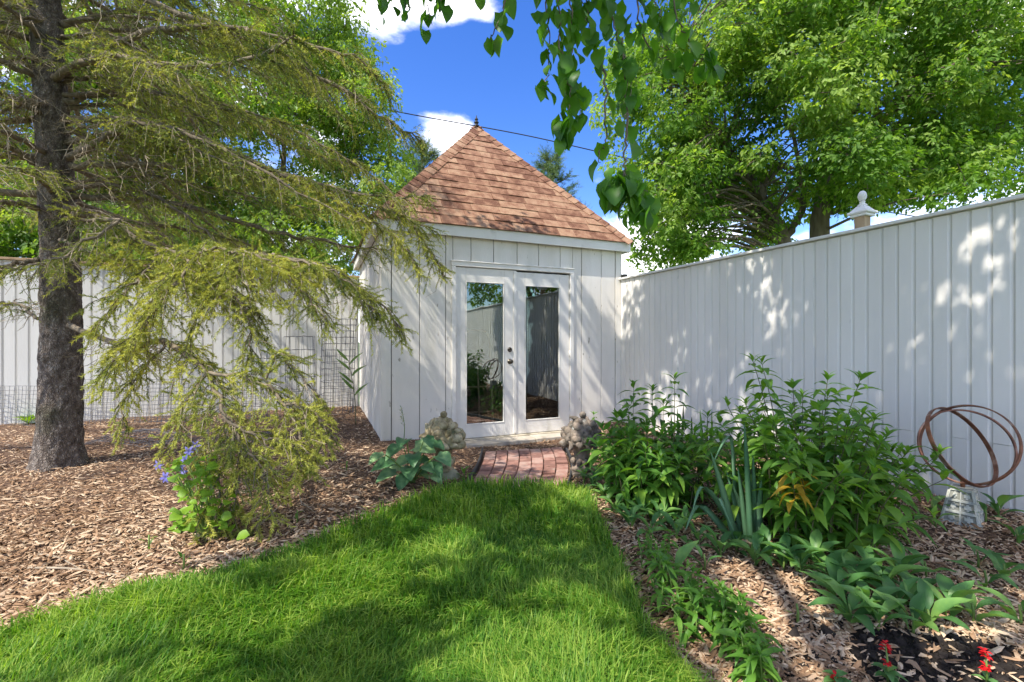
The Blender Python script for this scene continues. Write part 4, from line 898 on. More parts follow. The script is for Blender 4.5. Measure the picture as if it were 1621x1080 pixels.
def ellipsoid_clumps(r, n, c, rad, cmin, cmax, inner=0.35, keep=None):
    g = unit(r.normal(size=(n*3, 3)))*((inner + (1 - inner)*r.rand(n*3, 1))**(1/1.8)); p = np.array(c) + g*np.array(rad)
    if keep is not None: p = p[keep(p)]
    p = p[:n]; return p, r.uniform(cmin, cmax, len(p))

def in_view_px(p):
    return CX + F_PX*p[:, 0]/np.maximum(p[:, 1], 0.1), CY - F_PX*(p[:, 2] - H)/np.maximum(p[:, 1], 0.1)
def build_trees():
    r = np.random.RandomState(31)
    D = 11.0; b = pp(1300, 600, D); b[2] = 0
    def keep(p):
        x, y = in_view_px(p)
        low = np.where(x < 1215, 395 + 0*x, 335 - (x - 1215)*0.09)      # lower fringe of the crown, left part hangs lower
        gap = (x > 1090) & (x < 1200) & (y > 330) & (y < 440) & (r.rand(len(x)) < 0.7)
        lft = x > 965 + np.clip(250 - y, 0, 400)*0.0 - 20*np.sin(y/40)
        trk = (p[:, 1] < 11.3) & (((x > 1225) & (x < 1320) & (y > 300)))
        return (y < low) & lft & ~gap & ~trk & (p[:, 2] > 2.3)
    C1, R1 = ellipsoid_clumps(r, 370, (7.4, 11.0, 6.6), (5.6, 3.2, 4.9), 0.45, 0.85, 0.2, keep)
    C2 = np.array([pp(x, y, D + r.uniform(-1.5, 1.0)) for x, y in zip(r.uniform(985, 1225, 44), r.uniform(290, 425, 44))]); 
    C3 = np.array([pp(x, y, D + r.uniform(-2, 0.5)) for x, y in zip(r.uniform(960, 1100, 16), r.uniform(60, 300, 16))])
    C4 = np.array([pp(x, y, D + r.uniform(-2.5, -0.5)) for x, y in zip(r.uniform(1180, 1690, 34), r.uniform(-20, 270, 34) )])
    C = np.vstack([C1, C2, C3, C4]); R = np.r_[R1, r.uniform(0.3, 0.55, 44), r.uniform(0.35, 0.6, 16), r.uniform(0.5, 0.8, 34)]
    st = [([b, pp(1300, 380, D), pp(1310, 250, D), pp(1325, 90, D), pp(1300, -80, D)], 0.26),
          ([b + [-0.3, 0.1, 0], pp(1245, 400, D), pp(1228, 350, D), pp(1195, 290, D), pp(1120, 190, D), pp(1080, 60, D)], 0.17),
          ([pp(1300, 330, D), pp(1370, 230, D + 0.5), pp(1450, 120, D), pp(1500, -20, D)], 0.15),
          ([pp(1240, 380, D), pp(1270, 330, D + 0.4), pp(1262, 250, D + 0.6), pp(1230, 120, D + 0.8)], 0.10),
          ([pp(1302, 340, D), pp(1400, 300, D + 0.6), pp(1520, 285, D + 0.8), pp(1640, 270, D + 0.5)], 0.09)]
    broad_tree('tall multi-stemmed green tree spreading behind the long fence with ball-capped post', tuple(b), st, (C, R), 0.118, 225, 'maple', 5)
    # lime-green trees seen through the spruce
    for q, (px_, Dq, rad, cz, seed, lab, m) in enumerate(((60, 12.5, (4.8, 2.6, 6.2), 7.0, 8, 'lime-green tree behind the weathered fence, beyond the spruce trunk', 'limeleaf'),
                                                        (440, 14.5, (4.9, 2.6, 6.8), 7.6, 9, 'pale green leafy tree standing close behind the shed roof slope', 'limeleaf'))):
        b = pp(px_, 600, Dq); b[2] = 0; rr = np.random.RandomState(seed)
        def keep2(p):
            x, y = in_view_px(p); return (p[:, 2] > 1.8) & (x < 640 - 0.36*np.clip(250 - y, 0, 300)) & ~((x > 120) & (x < 200) & (y > 150) & (y < 235) & (rr.rand(len(x)) < 0.75))
        C, R = ellipsoid_clumps(rr, 310, (b[0], Dq, cz), rad, 0.55, 1.0, 0.25, keep2)
        lo = np.array([pp(x, y, Dq - rr.uniform(0.5, 2.5)) for x, y in zip(rr.uniform(-120, 330, 34) if q == 0 else rr.uniform(250, 575, 34), rr.uniform(330, 445, 34))]); C = np.vstack([C, lo]); R = np.r_[R, rr.uniform(0.45, 0.75, 34)]
        st = [([b, b + [0.1, 0, 2.2], b + [0.0, 0.2, 4.5], b + [0.2, 0, 8]], 0.22), ([b + [0, 0, 1.8], b + [-1.2, 0.3, 3.8], b + [-2.0, 0, 6.5]], 0.12), ([b + [0, 0, 2.2], b + [1.3, 0, 4.0], b + [2.2, 0.2, 6.6]], 0.12)]
        broad_tree(lab, tuple(b), st, (C, R), 0.14, 130, m, seed + 40)
    # tree across the garden, seen in the door glass
    b = np.array([9.5, -2.0, 0]); rr = np.random.RandomState(4); C, R = ellipsoid_clumps(rr, 70, (9.5, -2.0, 5.2), (3.2, 3.2, 3.4), 0.6, 1.0, 0.3)
    broad_tree('yellow-green tree beyond the fence, mirrored in the door glass', tuple(b), [([b, b + [0, 0, 2.5], b + [0.2, 0, 6]], 0.2)], (C, R), 0.17, 70, 'limeleaf', 77)
    # pines far behind the roof
    for (pxp, zt, seed, lab) in ((872, 10.9, 6, 'dark pine showing above the roof slope nearest the long fence'), (668, 11.6, 16, 'dark pine peeping out between spruce and shed roof')):
        b = pp(pxp, 600, 24.0); b[2] = 0; root = thing('pine_tree', lab, 'tree', tuple(b)); rr = np.random.RandomState(seed)
        part('trunk', Acc().add(*tube([b, b + [0, 0, 5], b + [0, 0, zt]], [0.3, 0.22, 0.03], 10)).mesh('trunk', True), M['bark2'], root)
        P0 = []; P1 = []; P2 = []; br = Acc()
        for zq in np.arange(4.0, zt - 0.1, 0.42):
            for a in rr.uniform(0, 6.28, 6):
                Lb = (0.45 + 0.36*(zt - zq))*rr.uniform(0.7, 1.15); d = np.array([math.cos(a), math.sin(a), 0.25]); s = b + [0, 0, zq]; e = s + d*Lb; br.add(*tube([s, (s + e)/2 - [0, 0, 0.1], e], [0.05, 0.03, 0.012], 5, False))
                for f in rr.uniform(0.3, 1, 20):
                    p = s + (e - s)*f; t = p + rr.normal(0, 0.22, 3) + d*0.2 + [0, 0, 0.12]; P0.append(p); P1.append((p + t)/2); P2.append(t)
        P0, P1, P2 = map(np.array, (P0, P1, P2)); V, T, t = needles(P0, P1, P2, 22, 0.16, 0.018, rr.normal(0.1, 0.15, len(P0)), rr)
        cw = part('crown', make_mesh('crown', V, [T], False, t), M['pine'], root); stuff(cw); stuff(obj('branches', br.mesh('branches'), M['bark2'], cw))
build_trees()

def overhead_wire():
    P = [pp(-900, -120, 14.0), pp(480, 148, 14.0), pp(655, 182, 14.0), pp(830, 214, 14.0), pp(1000, 252, 14.0), pp(1250, 302, 14.0), pp(1400, 335, 14.0), pp(2600, 520, 15.0)]
    tag(obj('overhead_cable', Acc().add(*tube(spline(P, 60), 0.016, 6)).mesh('overhead_cable', True), M['cable']), 'thin black utility cable crossing the sky behind the shed roof', 'cable')
overhead_wire()

# ------------------------------------------------------------------ broad-leaved garden tree over the lawn; its outer twigs hang into view
def build_redbud():
    r = np.random.RandomState(12); base = np.array([-1.9, -2.3, 0.0])
    root = thing('garden_tree', 'broad-leaved tree overhead with heart-shaped leaves hanging above the lawn', 'tree', tuple(base))
    tpl = leaf_template(0.86, 6, 0.22, 0.16, 0.40, 0.75, heart=0.10)
    tplr = leaf_template(0.86, 2, 0.22, 0.16, 0.42, 0.75, heart=0.10)
    S0 = spline([base, base + [0.1, 0.2, 1.0], base + [0.25, 0.6, 2.2], base + [0.5, 1.1, 3.4], base + [0.9, 1.7, 4.6], base + [1.2, 2.2, 6.2]], 30)
    part('trunk', Acc().add(*tube(S0, np.linspace(0.17, 0.04, 30), 14)).mesh('trunk', True), M['bark2'], root)
    # limbs reaching over lawn and bed
    ends = [(0.35, 2.35, 3.55), (0.9, 2.6, 3.6), (-0.5, 2.3, 3.5), (-2.9, 0.8, 4.6), (-2.4, 1.8, 4.5), (-1.0, 3.0, 5.3), (0.4, 3.4, 5.6), (1.6, 2.4, 5.0), (-3.6, -0.4, 4.4), (1.9, 0.6, 4.6), (-0.6, 1.2, 5.4), (0.7, 1.0, 4.2), (-1.7, 2.6, 5.0), (-3.2, -2.8, 4.6), (0.4, -2.5, 5.0), (-1.3, 4.0, 5.6), (0.2, 3.8, 5.7)]
    nodes = [S0[i] for i in range(14, 30)]
    limbs = []
    for e in ends:
        e = np.array(e); s = S0[int(np.clip(np.argmin(np.linalg.norm(S0 - (e*0.35 + S0[18]*0.65), axis=1)), 12, 27))]
        L = spline([s, s*0.6 + e*0.4 + [0, 0, 0.35], s*0.25 + e*0.75 + [0, 0, 0.2], e], 16); L[1:-1] += r.normal(0, 0.03, (14, 3)); limbs.append(L)
        part('limb', Acc().add(*tube(L, np.linspace(0.045, 0.012, 16), 8)).mesh('limb', True), M['bark2'], root)
    # sprays in view: hanging twigs given by photo pixel and depth
    sprays = [  # start(px,py,D) -> points, leaves
        ([(612, -60, 2.4), (612, 0, 2.4), (606, 14, 2.4)], 7, 16), ([(680, -60, 2.3), (676, -6, 2.3), (684, 40, 2.3)], 11, 26), ([(700, -50, 2.3), (700, 0, 2.3), (694, 26, 2.3)], 7, 18), ([(655, -50, 2.3), (650, -6, 2.3), (642, 14, 2.3)], 6, 18), ([(630, -60, 2.4), (632, -15, 2.4), (636, 4, 2.4)], 5, 14),
        ([(806, -60, 2.1), (800, 10, 2.1), (782, 50, 2.1), (778, 66, 2.1)], 11, 20), ([(765, -60, 2.3), (760, -20, 2.3), (758, -2, 2.3)], 3, 10), 
        ([(862, -70, 2.2), (866, 0, 2.2), (868, 60, 2.2), (866, 115, 2.2), (862, 140, 2.2)], 26, 26),
        ([(880, -70, 2.2), (884, 20, 2.2), (890, 90, 2.2), (902, 145, 2.2), (896, 190, 2.2), (890, 218, 2.2)], 40, 26),
        ([(905, -60, 2.25), (905, 40, 2.25), (908, 110, 2.25), (915, 165, 2.25), (920, 200, 2.25)], 24, 24),
        ([(925, -70, 2.3), (930, 10, 2.3), (938, 70, 2.3), (955, 110, 2.3)], 16, 24),
        ([(960, -70, 2.3), (968, 20, 2.3), (985, 80, 2.3), (998, 130, 2.3), (995, 170, 2.3)], 22, 30),
        ([(1000, -70, 2.35), (1010, 30, 2.35), (1030, 80, 2.35), (1060, 95, 2.35), (1100, 92, 2.35), (1130, 100, 2.35)], 26, 26),
        ([(1060, -70, 2.3), (1070, 20, 2.3), (1095, 70, 2.3), (1125, 95, 2.3), (1135, 118, 2.3)], 22, 22),
        ([(1020, -70, 2.4), (1030, -5, 2.4), (1050, 30, 2.4), (1075, 50, 2.4)], 18, 30), ([(950, -60, 2.4), (960, -10, 2.4), (975, 25, 2.4), (1000, 45, 2.4)], 18, 30),
        ([(985, 60, 2.3), (990, 130, 2.3), (992, 180, 2.3), (994, 225, 2.3)], 12, 18),
        ([(955, 110, 2.3), (958, 170, 2.3), (960, 225, 2.3), (948, 240, 2.3), (950, 258, 2.3)], 4, 8),
        ([(994, 180, 2.2), (990, 240, 2.2), (988, 275, 2.2), (975, 292, 2.2), (955, 312, 2.2)], 30, 34), ([(988, 275, 2.2), (995, 295, 2.2), (1005, 318, 2.2), (1012, 332, 2.2)], 28, 34), ([(988, 275, 2.2), (1005, 290, 2.2), (1025, 305, 2.2)], 24, 34),
        ([(1090, -70, 2.5), (1085, -10, 2.5), (1100, 15, 2.5)], 9, 26), ([(845, -70, 2.4), (840, -30, 2.4), (845, -4, 2.4)], 5, 16), ([(900, -70, 2.4), (915, -10, 2.4), (935, 20, 2.4)], 12, 26),
    ]
    nl = 0
    for (pts, cnt, spread) in sprays:
        P = np.array([pp(*p) for p in pts]); start = P[0]
        if pts[0][1] < -20:       # carry the twig back to the nearest limb
            best = min(((np.linalg.norm(L[i] - start), L[i]) for L in limbs[:3] + limbs[11:12] for i in range(4, 16)), key=lambda q: q[0])[1]
            P = np.vstack([best[None], (best*0.5 + start*0.5 + [0, 0, 0.08])[None], P])
        S_ = spline(P, 6*len(P)); S_[1:-1] += r.normal(0, 0.006, (len(S_) - 2, 3))
        bo = part('branch', Acc().add(*tube(S_, np.linspace(0.006, 0.0018, len(S_)), 6)).mesh('branch', True), M['bark2'], root)
        ys = CY - F_PX*(S_[:, 2] - H)/S_[:, 1]; vis = np.where(ys > -45)[0]
        if len(vis) < 2: vis = np.arange(len(S_) - 2, len(S_))
        if pts[0][1] > 100 and cnt > 15: vis = vis[int(len(vis)*(0.62 if pts[0][1] < 200 else 0.25)):]
        cnt = int(round(cnt*(0.74 if pts[-1][1] < 120 else 0.88)))
        for q in range(cnt):
            i = vis[int((q + r.rand())/cnt*(len(vis) - 1))]; p = S_[i] + r.normal(0, spread/F_PX*2.3*0.30, 3)*[1, 1, 0.8]
            a = r.uniform(0, 6.28); out = np.array([math.cos(a), math.sin(a)*0.9, 0]); d = unit(out*r.uniform(0.15, 0.75) + [0, 0, -1.0 + r.uniform(-0.2, 0.35)]); up = unit(out + [0, -0.25, 0.5] + r.normal(0, 0.3, 3))
            R = basis(d[None], up[None])[0]; sc = r.uniform(0.066, 0.106)
            o = obj('leaf', LEAF_SETS['redbud'][r.randint(4)], None, bo); o.matrix_basis = mat4(p, R, sc); nl += 1
    print('hanging leaves', nl)
    # the crown above the frame, which shades lawn, path and fence
    C = []; 
    def add(n, c, rad, thr):
        k = 0
        for _ in range(n*60):
            if k >= n: break
            g = unit(r.normal(size=3))*r.rand()**(1/2.2); p = np.array(c) + g*np.array(rad)
            if p[2] > H + 0.80*max(p[1], 0.0) + 0.32 and (p[1] < 4.9) and p[2] > 2.5 and lit(p, thr): C.append(p); k += 1
    def lit(p, thr):         # openings in the crown, a hand or two wide
        q = p[:2] + np.array([0.53, 0.495])*p[2]; n = vnoise(q[0]*1.7 + 3.3, q[1]*1.7, 21)*0.65 + vnoise(q[0]*3.4, q[1]*3.4, 22)*0.35
        return n > thr
    for c, rad, n, thr in CROWN: add(n, c, rad, thr)
    C = np.array(C); per = 34; n = len(C)*per; q = np.repeat(C, per, 0); g = unit(r.normal(size=(n, 3)))*(r.rand(n, 1)**0.5)*np.array([0.27, 0.27, 0.17]); pos = q + g
    d = unit(g*[1, 1, 0.3] + r.normal(0, 0.1, (n, 3)) + [0, 0, -0.22]); up = unit(np.array([0, 0, 1.0]) + r.normal(0, 0.35, (n, 3)))
    ok = pos[:, 2] > H + 0.76*np.maximum(pos[:, 1], 0) + 0.16; pos, d, up = pos[ok], d[ok], up[ok]; n = len(pos)
    V, Fs = scatter(tplr, pos, basis(d, up), r.uniform(0.07, 0.115, n)); 
    tw = Acc(); LN = np.vstack([L[5:] for L in limbs])
    for c in C:
        i = int(np.argmin(np.linalg.norm(LN - c, axis=1))); s = LN[i]; tw.add(*tube([s, (s + c)/2 + r.normal(0, 0.06, 3) + [0, 0, 0.08], c], [0.009, 0.006, 0.003], 4, False))
    crown = part('crown', make_mesh('crown', V, Fs, True, np.repeat(r.normal(0, 0.15, n), len(tplr[0]))), M['redbud'], root); stuff(crown)
    stuff(obj('twigs', tw.mesh('twigs'), M['bark2'], crown))
    print('crown leaves', n)
LEAF_SETS = {}
def leaf_set(key, m, count, seed, **kw):
    r = np.random.RandomState(seed); out = []
    for i in range(count):
        k = dict(kw); k['W'] = kw.get('W', 0.35)*r.uniform(0.85, 1.15); k['droop'] = kw.get('droop', 0.25)*r.uniform(0.4, 1.7); k['fold'] = kw.get('fold', 0.12)*r.uniform(0.6, 1.5)
        V, Fs = leaf_template(**k); V[:, 0] += 0.05*r.normal()*V[:, 1]**2
        me = make_mesh('leaf', V, Fs, True); me.materials.append(M[m]); out.append(me)
    LEAF_SETS[key] = out
leaf_set('redbud', 'redbud', 4, 1, W=0.86, n=6, droop=0.22, fold=0.16, peak=0.40, tipw=0.75, heart=0.10)
CROWN = [((-2.6, 0.6, 4.6), (1.4, 1.3, 0.7), 70, 0.505), ((-1.2, 2.2, 4.8), (1.5, 1.3, 0.7), 72, 0.505), ((0.3, 2.4, 5.2), (1.5, 1.2, 0.8), 110, 0.40), ((0.9, 0.8, 4.6), (1.4, 1.2, 0.8), 66, 0.42), ((-0.3, 0.2, 5.2), (1.6, 1.4, 0.8), 60, 0.50), ((-2.6, -1.6, 4.8), (1.6, 1.5, 0.8), 40, 0.45),
         ((0.1, 3.9, 5.7), (1.2, 0.8, 0.6), 110, 0.34), ((-1.3, 4.1, 5.6), (0.9, 0.6, 0.5), 34, 0.45), ((1.4, 2.6, 5.2), (1.0, 1.0, 0.7), 60, 0.38), ((1.2, 1.6, 5.0), (1.1, 1.0, 0.6), 60, 0.40), ((1.45, 1.3, 5.0), (0.75, 0.6, 0.4), 34, 0.25)]
build_redbud()
# ------------------------------------------------------------------ bed plants
leaf_set('phlox', 'phlox', 5, 2, W=0.30, n=5, droop=0.28, fold=0.16, peak=0.42)
leaf_set('yellow', 'yellowleaf', 2, 3, W=0.32, n=5, droop=0.5, fold=0.2, peak=0.42)
leaf_set('light', 'phloxlight', 4, 4, W=0.27, n=5, droop=0.25, fold=0.18, peak=0.42)
leaf_set('lily', 'lily', 5, 5, W=0.36, n=7, droop=0.22, fold=0.24, peak=0.50, tipw=0.9, wave=0.012)
leaf_set('hosta', 'hosta', 4, 6, W=0.78, n=7, droop=0.30, fold=0.14, peak=0.42, tipw=0.8, heart=0.08, wave=0.012)
leaf_set('lime', 'lime', 4, 7, W=0.95, n=4, droop=0.2, fold=0.14, peak=0.55, tipw=0.7, wave=0.05)
leaf_set('salvia', 'lily', 3, 8, W=0.55, n=4, droop=0.3, fold=0.15, peak=0.45)
leaf_set('petal_v', 'purple', 2, 9, W=0.5, n=4, droop=0.3, fold=0.1, peak=0.55)
leaf_set('petal_r', 'red', 3, 10, W=0.6, n=3, droop=0.4, fold=0.15, peak=0.55)
leaf_set('sprout', 'greenstem', 2, 11, W=0.16, n=4, droop=0.5, fold=0.2, peak=0.4)
PHLOX_T = leaf_template(0.30, 4, 0.28, 0.16, 0.42); 
def put_leaf(parent, key, r, p, d, up, sc, name='leaf'):
    o = obj(name, LEAF_SETS[key][r.randint(len(LEAF_SETS[key]))], None, parent)
    o.matrix_basis = mat4(p, basis(np.asarray(d, float)[None], np.asarray(up, float)[None])[0], sc); return o

YEL = pp(1262, 775, 2.45)
def leafy_clump(name, label, cat, c, stems, seed, key, matname, llen, gap, nobj, stemmat='stem', yellow=0):
    """upright stems with paired lance leaves; stems: (base xy, tip xyz)"""
    r = np.random.RandomState(seed); root = thing(name, label, cat, (c[0], c[1], float(gz(c[0], c[1])))); LV = []
    for (b, tip) in stems:
        p0 = np.array([b[0], b[1], float(wood(b[0], b[1])) - 0.01]); p2 = np.array(tip, float); Ls = np.linalg.norm(p2 - p0)
        p1 = p0 + np.array([(p2[0] - p0[0])*0.25, (p2[1] - p0[1])*0.25, (p2[2] - p0[2])*0.6]); S_ = spline([p0, p1, p2], 12)
        st = part('stem', Acc().add(*tube(S_, np.linspace(0.0042, 0.0018, 12), 6)).mesh('stem', True), M[stemmat], root)
        a = r.uniform(0, 6.28); n = int(Ls*0.92/gap)
        for k in range(n):
            f = 0.10 + 0.90*(k + 0.5)/n; i = min(int(f*11), 10); p = S_[i] + (S_[i+1] - S_[i])*(f*11 - i); tg = unit(S_[i+1] - S_[i]); a += math.pi/2 + r.normal(0, 0.25)
            size = llen*(0.72 + 0.40*math.sin(math.pi*min(f*0.75 + 0.12, 1)))*r.uniform(0.8, 1.15)*(0.8 if f > 0.93 else 1)
            el = -0.25 + 0.75*max(0, f - 0.5)*2*0.6 + (0.9 if f > 0.94 else 0)
            for s in (0, math.pi):
                aa = a + s + r.normal(0, 0.15); d = unit([math.cos(aa), math.sin(aa), el + r.normal(0, 0.16)]); LV.append((st, p, d, unit(np.array([0, 0, 1.0]) + r.normal(0, 0.22, 3)), size, f))
        for s in range(3):
            aa = a + s*2.1; LV.append((st, S_[-1], unit([math.cos(aa)*0.5, math.sin(aa)*0.5, 1]), np.array([math.cos(aa + 3.1), math.sin(aa + 3.1), 0.3]), llen*0.5, 1.0))
    # leaves that show largest: near the lens and on the outside
    sc = np.array([q[4]/max(q[1][1], 0.5) + 0.02*q[5] for q in LV]); order = np.argsort(-sc); big = set(order[:nobj].tolist()); dy = np.array([np.linalg.norm(q[1] - YEL) for q in LV]); yel = set(np.argsort(dy)[:yellow].tolist()); rest = [q for i, q in enumerate(LV) if i not in big and i not in yel]
    for i in sorted(big | yel): q = LV[i]; put_leaf(q[0], 'yellow' if i in yel else key, r, q[1], q[2], q[3], q[4]*(0.8 if i in yel else 1))
    if rest:
        V, Fs = scatter(PHLOX_T, np.array([q[1] for q in rest]), basis(np.array([q[2] for q in rest]), np.array([q[3] for q in rest])), np.array([q[4] for q in rest]))
        stuff(part('foliage', make_mesh('foliage', V, Fs, True, np.repeat(r.normal(0.0, 0.16, len(rest)) + 0.18*(np.array([q[5] for q in rest]) - 0.5), len(PHLOX_T[0]))), M[matname], root))
    print(name, 'leaves', len(LV)); return root
def clump_stems(r, n, c, rad, htfun, spread):
    out = []
    for _ in range(n):
        a = r.uniform(0, 6.28); q = math.sqrt(r.rand()); b = (c[0] + rad[0]*q*math.cos(a), c[1] + rad[1]*q*math.sin(a)); h = htfun(q, r)
        out.append((b, (b[0] + (b[0] - c[0])*spread*r.uniform(0.5, 1.2) + r.normal(0, 0.04), b[1] + (b[1] - c[1])*spread*r.uniform(0.4, 1.0) + r.normal(0, 0.04), h)))
    return out
def build_clumps():
    r = np.random.RandomState(41)
    cA = gp(1035, 800)[:2] + np.array([0.02, 0.12]); st = clump_stems(r, 50, cA, (0.36, 0.36), lambda q, r: 0.62 - 0.24*q + r.normal(0, 0.06), 0.55)
    for (x, y, D) in ((1003, 612, 3.75), (1033, 618, 3.8), (1068, 600, 3.7), (1120, 660, 3.7), (985, 660, 3.6), (1050, 640, 3.8)):
        t = pp(x, y, D); st.append(((t[0] - 0.02, D - 0.05), t))
    leafy_clump('flowering_perennial', 'shorter bushy green perennial clump between the grey-leaved iris and the shed', 'plant', cA, st, 1, 'phlox', 'phlox', 0.155, 0.056, 290)
    cB = gp(1300, 880)[:2] + np.array([0.12, 0.30]); st = clump_stems(r, 68, cB, (0.46, 0.42), lambda q, r: 0.80 - 0.36*q**1.5 + r.normal(0, 0.08), 0.75)
    for (x, y, D) in ((1192, 572, 3.1), (1206, 575, 3.15), (1362, 600, 3.0), (1255, 612, 3.1), (1310, 628, 3.0), (1270, 628, 3.2), (1405, 690, 2.9), (1432, 722, 2.85), (1180, 640, 3.0), (1372, 672, 2.9)):
        t = pp(x, y, D); st.append(((t[0]*0.55 + cB[0]*0.45, D*0.6 + cB[1]*0.4), t))
    leafy_clump('flowering_perennial', 'tallest bushy perennial clump with some yellowed leaves, before the long fence', 'plant', cB, st, 2, 'phlox', 'phlox', 0.145, 0.056, 296, yellow=13)
    # low fresh-green plants along the lawn edge
    c = gp(1140, 1040)[:2]; st = []
    for _ in range(42):
        x, y = r.uniform(1040, 1225), 0; f = (x - 1045)/170; y = 945 + f*125 + r.uniform(-32, 55); g = gp(x, y); st.append(((g[0], g[1]), (g[0] + r.normal(0, 0.03), g[1] + r.normal(0, 0.03), r.uniform(0.09, 0.19))))
    leafy_clump('low_perennial', 'low fresh-green leafy plants edging the lawn at the dark soil', 'plant', c, st, 3, 'light', 'phloxlight', 0.080, 0.026, 290, 'greenstem')
    c = gp(1035, 893)[:2]; st = []
    for _ in range(12): g = gp(r.uniform(1008, 1062), r.uniform(872, 908)); st.append(((g[0], g[1]), (g[0] + r.normal(0, 0.02), g[1] + r.normal(0, 0.02), r.uniform(0.07, 0.14))))
    leafy_clump('low_perennial', 'small light-green seedling tuft on mulch beside the lawn edge', 'plant', c, st, 4, 'light', 'phloxlight', 0.055, 0.024, 120, 'greenstem')
    c = gp(962, 705)[:2]; st = []
    for _ in range(9): g = gp(r.uniform(945, 1000), r.uniform(715, 735)); st.append(((g[0], g[1]), (g[0] + r.normal(0, 0.03), g[1] + r.normal(0, 0.03), r.uniform(0.2, 0.42))))
    leafy_clump('low_perennial', 'yellowish-green leafy shoots beside the stone fruit urn at the bed corner', 'plant', c, st, 5, 'light', 'phloxlight', 0.09, 0.05, 100, 'greenstem')
build_clumps()

def blade_mesh(P, w0, th=0.003, n=14, twist=0.0, side=None):
    S_ = spline(P, n); T = unit(np.gradient(S_, axis=0)); sd = np.array(side if side is not None else (1, 0, 0), float); sd = unit(sd - (T*sd).sum(-1, keepdims=True)*T); nn = np.cross(T, sd)
    f = np.linspace(0, 1, n); w = w0*np.clip(1.05 - f**2.2, 0.03, 1)*0.5
    V = np.concatenate([S_ - sd*w[:, None], S_ + nn*th*(1 - f[:, None]), S_ + sd*w[:, None], S_ - nn*th*(1 - f[:, None])]); i = np.arange(n - 1)
    Q = np.concatenate([np.stack([i + a*n, i + 1 + a*n, i + 1 + b*n, i + b*n], -1) for a, b in ((0, 1), (1, 2), (2, 3), (3, 0))])
    return make_mesh('blade', V, [Q], True)
def build_iris():
    r = np.random.RandomState(8)
    g = gp(1180, 862); root = thing('iris', 'iris with blue-grey sword leaves between the two bushy perennials', 'plant', tuple(g))
    for (x0, x1, y1, bend) in ((1168, 1125, 715, None), (1178, 1150, 745, None), (1184, 1168, 740, None), (1190, 1178, 668, None), (1196, 1192, 720, None), (1176, 1112, 770, (1095, 815)), (1172, 1155, 690, (1125, 742)), (1168, 1140, 790, (1172, 865)), (1200, 1205, 760, None), (1164, 1105, 800, (1085, 840)), (1188, 1160, 770, None)):
        b = gp(x0, 860 + r.uniform(-8, 8)); D = b[1]; t = pp(x1, y1, D - r.uniform(-0.05, 0.15)); P = [b - [0, 0, 0.02], b*0.5 + t*0.5 + [0.0, 0, 0.02], t]
        if bend: P.append(pp(bend[0], bend[1], D - 0.2))
        part('blade', blade_mesh(P, r.uniform(0.034, 0.046), side=(1, r.uniform(-0.6, 0.6), 0)), M['iris'], root)
    g = gp(1075, 735, 0); root = thing('iris', 'dark green upright iris leaves behind the shorter perennial clump', 'plant', (float(g[0]), float(g[1]), 0.0))
    for (x, y) in ((1072, 645), (1082, 640), (1095, 660), (1108, 648), (1062, 655), (1120, 668), (1127, 650), (1100, 680)):
        b = gp(x + r.uniform(-8, 8), 735 + r.uniform(-10, 15)); t = pp(x, y, b[1] + r.uniform(-0.1, 0.1)); part('blade', blade_mesh([b, (b + t)/2 + [0.01, 0, 0], t], 0.034, side=(1, r.uniform(-0.5, 0.5), 0)), M['irisdark'], root)
build_iris()

def lily_plant(px_, py_, n, L, label, group=None, seed=0, lean=0.45, key='lily', z=None):
    r = np.random.RandomState(seed); g = gp(px_, py_); zz = float(wood(g[0], g[1])); root = thing('broadleaf_sprout', label, 'plant', (g[0], g[1], zz), group=group)
    a = r.uniform(0, 6.28)
    st = part('stem', Acc().add(*tube([g + [0, 0, zz - 0.02], g + [0.004, 0, zz + 0.05], g + [0, 0.004, zz + 0.09]], [0.006, 0.005, 0.004], 6)).mesh('stem', True), M['greenstem'], root)
    for k in range(n):
        a += 2.4 + r.normal(0, 0.2); el = r.uniform(0.5, 2.0)*(1.2 - lean); d = unit([math.cos(a), math.sin(a), el]); p = np.array([g[0] + math.cos(a)*0.012, g[1] + math.sin(a)*0.012, zz + 0.012 + 0.075*k/max(n, 1)])
        put_leaf(st, key, r, p, d, unit(np.array([-math.cos(a)*0.4, -math.sin(a)*0.4, 1.0])), L*r.uniform(0.7, 1.15))
